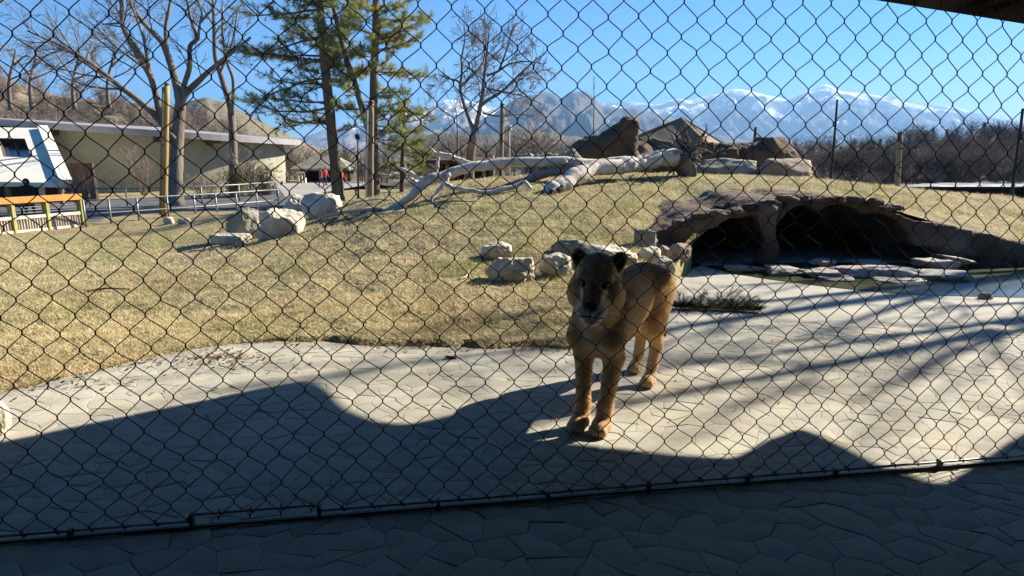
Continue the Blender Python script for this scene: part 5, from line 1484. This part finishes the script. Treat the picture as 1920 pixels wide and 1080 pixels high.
def fur():
    g = np.random.default_rng(120); N = 90000
    P = LV[LQ]; n1 = np.cross(P[:, 2] - P[:, 0], P[:, 3] - P[:, 1]); ar = np.linalg.norm(n1, axis=1) + 1e-12; n1 = n1 / ar[:, None]
    k = g.choice(len(LQ), N, p=ar / ar.sum()); u, v = g.uniform(0, 1, (2, N, 1))
    p = (P[k, 0] * (1 - u) + P[k, 1] * u) * (1 - v) + (P[k, 3] * (1 - u) + P[k, 2] * u) * v
    n = n1[k]; c = LC[LQ[k, 0]]; q = ((p - H0) @ RH) / hs; hd = LHD[LQ[k, 0]] > .3
    flow = np.where(hd[:, None], (q - np.array([.24, 0, -.04])) @ RH.T, np.array([-.75, 0, -.6]))
    flow = flow / (np.linalg.norm(flow, axis=1, keepdims=True) + 1e-9)
    tn = flow - (flow * n).sum(1, keepdims=True) * n; tn /= (np.linalg.norm(tn, axis=1, keepdims=True) + 1e-9)
    d = tn * .9 + n * .32 + g.normal(0, .16, (N, 3))
    L = np.where(hd, np.clip(.004 + .03 * np.clip(.10 - q[:, 0], 0, .4), .004, .024), .013)
    ruff = (~hd) & (p[:, 2] > .5) & (p[:, 2] < .80) & (p[:, 0] > -.15)
    L = np.where(ruff, .020, L); belly = (p[:, 2] < .5) & (p[:, 2] > .40) & (p[:, 0] < -.1); L = np.where(belly, .024, L)
    L = np.where(p[:, 2] < .10, .005, L)
    dark = c.sum(1) < .16; ok = ~(dark & hd & (q[:, 2] < .07)) & ~(hd & (q[:, 0] > .045) & (np.abs(q[:, 1]) < .085))
    p, d, L, c = p[ok], d[ok], L[ok], c[ok]; m = len(p)
    s = np.cross(d, g.normal(size=(m, 3))); s /= (np.linalg.norm(s, axis=1, keepdims=True) + 1e-9)
    L = (L * g.uniform(.6, 1.25, m))[:, None]
    V = np.stack([p - s * .0011, p + s * .0011, p + d * L], 1).reshape(-1, 3)
    mb = MB(); mb.add(to_world(V), None, np.arange(3 * m).reshape(m, 3), np.repeat(c * g.uniform(.8, 1.2, (m, 1)), 3, 0))
    return mb
tag(fur().build('fur', M['hair'], lion, smooth=False), kind='stuff')
wk = MB()
g = np.random.default_rng(130)
for s in (-1, 1):
    for k in range(7):
        a_ = np.array([.185 + g.uniform(-.02, .01), s * (.045 + g.uniform(0, .01)), -.10 + g.uniform(-.015, .015)])
        b_ = a_ + np.array([-.03, s * g.uniform(.07, .11), g.uniform(-.05, .0)])
        m_ = (a_ + b_) / 2 + np.array([.012, 0, .012])
        wk.tube(to_world(np.array([hp_(a_), hp_(m_), hp_(b_)])), [.0007, .0006, .0003], 3, cap=False)
wk.build('whiskers', M['white_wood'], lion)

# ------------------------------------------------------------------ the woven steel mesh between viewer and lioness
B0, B1 = ground(0, 1020), ground(1920, 865)
FU = norm(B1 - B0); FN = np.array([-FU[1], FU[0], 0])
S0, S1, ZT = -1.15, float(np.linalg.norm(B1 - B0)) + 1.15, 2.36
mf = thing('mesh_fence', 'black woven steel mesh fence laced to a low rail, between viewer and lioness', 'mesh fence', B0)
CW, RHt, ZB = .0615, .0665, .038
ncol_, nrow_ = int((S1 - S0) / CW), int((ZT - ZB) / RHt)
gj = np.random.default_rng(140)
NJ = gj.normal(0, .0028, (ncol_ + 2, nrow_ + 2, 2))
def node(c, r):
    s_, z_ = S0 + c * CW, ZB + r * RHt
    edge = min(1.0, r / 3.0)
    s2 = s_ + edge * (.020 * vnoise(s_ * 1.1, z_ * 1.1, 0, 150) + NJ[c, r, 0])
    z2 = z_ + edge * (.016 * vnoise(s_ * 1.3, z_ * 1.3, 0, 151) + NJ[c, r, 1])
    return B0 + FU * s2 + FN * (edge * .022 * vnoise(s_ * .8, z_ * .8, 0, 152)) + np.array([0, 0, z2])
node_c = {}
WR = .0021
for j in range(ncol_):
    pts = []
    for r in range(nrow_ + 1):
        c = j if (j + r) % 2 == 0 else j + 1
        p = node(c, r)
        sgn = 1 if c == j else -1
        off = FU * sgn * WR * .85 + FN * WR * .5 * (1 if r % 2 else -1)
        tw = .0085
        pts += [p + off + np.array([0, 0, -tw]), p + off * .4, p + off + np.array([0, 0, tw])]
        if r < nrow_:
            c2 = j if (j + r + 1) % 2 == 0 else j + 1
            p2 = node(c2, r + 1); s2 = 1 if c2 == j else -1
            pa, pb = p + off + np.array([0, 0, tw]), p2 + FU * s2 * WR * .85 + np.array([0, 0, -tw])
            bow = FU * (pb - pa) @ FU * 0
            d = pb - pa
            pts += [pa + d * .18 + np.array([0, 0, .0012]), pa + d * .82 - np.array([0, 0, .0012])]
    mb = MB(); mb.tube(pts, WR, 5, cap=False)
    mb.build('wire', M['wire'], mf)
SP = [float((ground(a_, np.interp(a_, [0, 1920], [1020, 865])) - B0) @ FU) for a_ in (135, 362, 600, 822, 1027, 1215, 1400, 1565, 1760)]
r1, r2 = SP[1], SP[2]
def fp(s_, z_, n_=0.0): return B0 + FU * s_ + FN * n_ + np.array([0, 0, z_])
ss = np.array([S0, 0, r1 - .012, r1, r2 - .006, r2 + .012, 2.2, 3.0, 3.9, S1])
zz = np.array([.034, .033, .035, .062, .062, .036, .034, .036, .033, .034])
mb = MB(); mb.tube([fp(a_, b_) for a_, b_ in zip(ss, zz)], .006, 8); mb.build('lacing_rail', M['rail'], mf)
mb = MB(); mb.bar(fp(S0, .008), fp(S1, .008), .014, .010); mb.build('base_rail', M['wire'], mf, smooth=False)
mb = MB(); mb.tube([fp(S0, ZT), fp(S1, ZT)], .018, 8); mb.build('top_rail', M['rail'], mf)
for c in range(0, ncol_ + 1, 2):
    s_ = S0 + c * CW; z_ = float(np.interp(s_, ss, zz))
    mb = MB(); an = np.linspace(0, 2 * math.pi, 9)
    mb.tube([fp(s_ + .0025 * k, z_ + .002 + .0115 * math.sin(a_), .0115 * math.cos(a_)) for k, a_ in enumerate(an)], .0032, 4); mb.build('lacing_tie', M['wire'], mf)
for k, s_ in enumerate(SP):
    z_ = float(np.interp(s_, ss, zz)) + .008
    mb = MB(); mb.box(fp(s_, z_ / 2 - .002, -.003), (.014, .026, z_ + .004), rz=math.atan2(FU[1], FU[0])); mb.build('rail_bracket', M['wire'], mf, smooth=False)
for s_ in (S0, S1):
    mb = MB(); mb.tube([fp(s_, -.02), fp(s_, ZT + .03)], .035, 10); mb.build('post', M['wire'], mf)

# ------------------------------------------------------------------ dark scalloped shade roof over the viewers
SH = [(-300, 890), (-100, 850), (0, 830), (150, 800), (300, 768), (450, 738), (540, 720), (575, 714), (600, 720), (620, 735), (650, 768), (700, 788), (760, 796), (800, 789), (860, 775), (915, 765), (940, 768), (955, 788), (968, 810), (1000, 822), (1100, 836), (1250, 850), (1350, 858), (1390, 855), (1440, 832), (1475, 812), (1500, 804), (1530, 812), (1580, 838), (1640, 868), (1690, 886), (1740, 902), (1768, 906), (1800, 893), (1840, 868), (1880, 842), (1920, 815), (2000, 775), (2100, 745)]
HX, HH = [-300, 0, 300, 575, 620, 650, 700, 760, 860, 915, 958, 1000, 1100, 1250, 2100], [2.93, 2.96, 3.01, 3.05, 2.95, 2.84, 2.76, 2.71, 2.72, 2.72, 2.63, 2.54, 2.47, 2.40, 2.36]
EDGE = []
for a_, b_ in SH:
    p = ground(a_, b_); lo_, hi_ = 1.7, 4.0
    for _ in range(30):
        h = (lo_ + hi_) / 2; q = p + SUN * (h / SUN[2]) - np.array([0, 0, EYE])
        dep_ = q[1] * math.cos(PITCH) - q[2] * math.sin(PITCH); up_ = q[1] * math.sin(PITCH) + q[2] * math.cos(PITCH)
        if 540 - F * up_ / dep_ > (960 + F * q[0] / dep_ - 1640) * .16: lo_ = h
        else: hi_ = h
    if a_ > 1250: h = 2.38
    EDGE.append(p + SUN * (h / SUN[2]))
EDGE = [np.array([-7.5, 4.3, 3.05]), np.array([-3.8, 5.2, 3.0]), np.array([-1.2, 5.5, 2.95])] + EDGE + [np.array([9.5, 5.2, 2.36])]
EDGE = np.array(EDGE); n = len(EDGE)
t = np.linspace(0, 1, n); tt = np.linspace(0, 1, n * 5)
EDGE = np.stack([np.interp(tt, t, EDGE[:, k]) for k in range(3)], 1); n = len(EDGE)
for _ in range(2): EDGE[1:-1] = (EDGE[:-2] + 2 * EDGE[1:-1] + EDGE[2:]) / 4
BACK = EDGE.copy(); BACK[:, 1] = -7.0; BACK[:, 2] = BACK[:, 2] + .5
MID = EDGE * .75 + BACK * .25
th_ = np.array([0, 0, .09])
cp = thing('shade_roof', 'dark shade roof with a wavy edge over the viewers, its corner in the top right', 'roof', (0, -1, 0))
mb = MB()
mb.add(np.vstack([EDGE, MID, BACK, EDGE + th_, MID + th_, BACK + th_]),
       [[r * n + i, r * n + i + 1, (r + 1) * n + i + 1, (r + 1) * n + i] for r in (0, 1) for i in range(n - 1)] +
       [[r * n + i, (r + 1) * n + i, (r + 1) * n + i + 1, r * n + i + 1] for r in (3, 4) for i in range(n - 1)] +
       [[i, 3 * n + i, 3 * n + i + 1, i + 1] for i in range(n - 1)])
mb.build('roof_skin', M['canopy'], cp, smooth=False)
for (x, y, z) in ((-5.0, 1.0, 3.0), (8.0, 2.2, 2.4), (-4.5, -5, 3.3), (5.5, -5, 2.8)):
    mb = MB(); mb.tube([(x, y, 0), (x, y, z)], .07, 10); mb.build('post', M['brown_wood'], cp)

sw = thing('added_shade_wall', 'pale timber wall added out of view behind and beside the viewer to block sky light', 'wall', (0, -4.5, 0))  # unseen wall, added to keep sky light off the paving under the roof
for k in range(28):
    mb = MB(); mb.box((-6.2 + k * .5, -4.5 + .01 * (k % 2), 1.42), (.49, .05, 2.84)); mb.build('plank', M['added_wall_wood'], sw, smooth=False)
for side, x in ((0, -6.4), (1, 7.9)):
    for k in range(11):
        mb = MB(); mb.box((x + .01 * (k % 2), -4.2 + k * .5, 1.2), (.05, .49, 2.4)); mb.build('plank', M['added_wall_wood'], sw, smooth=False)
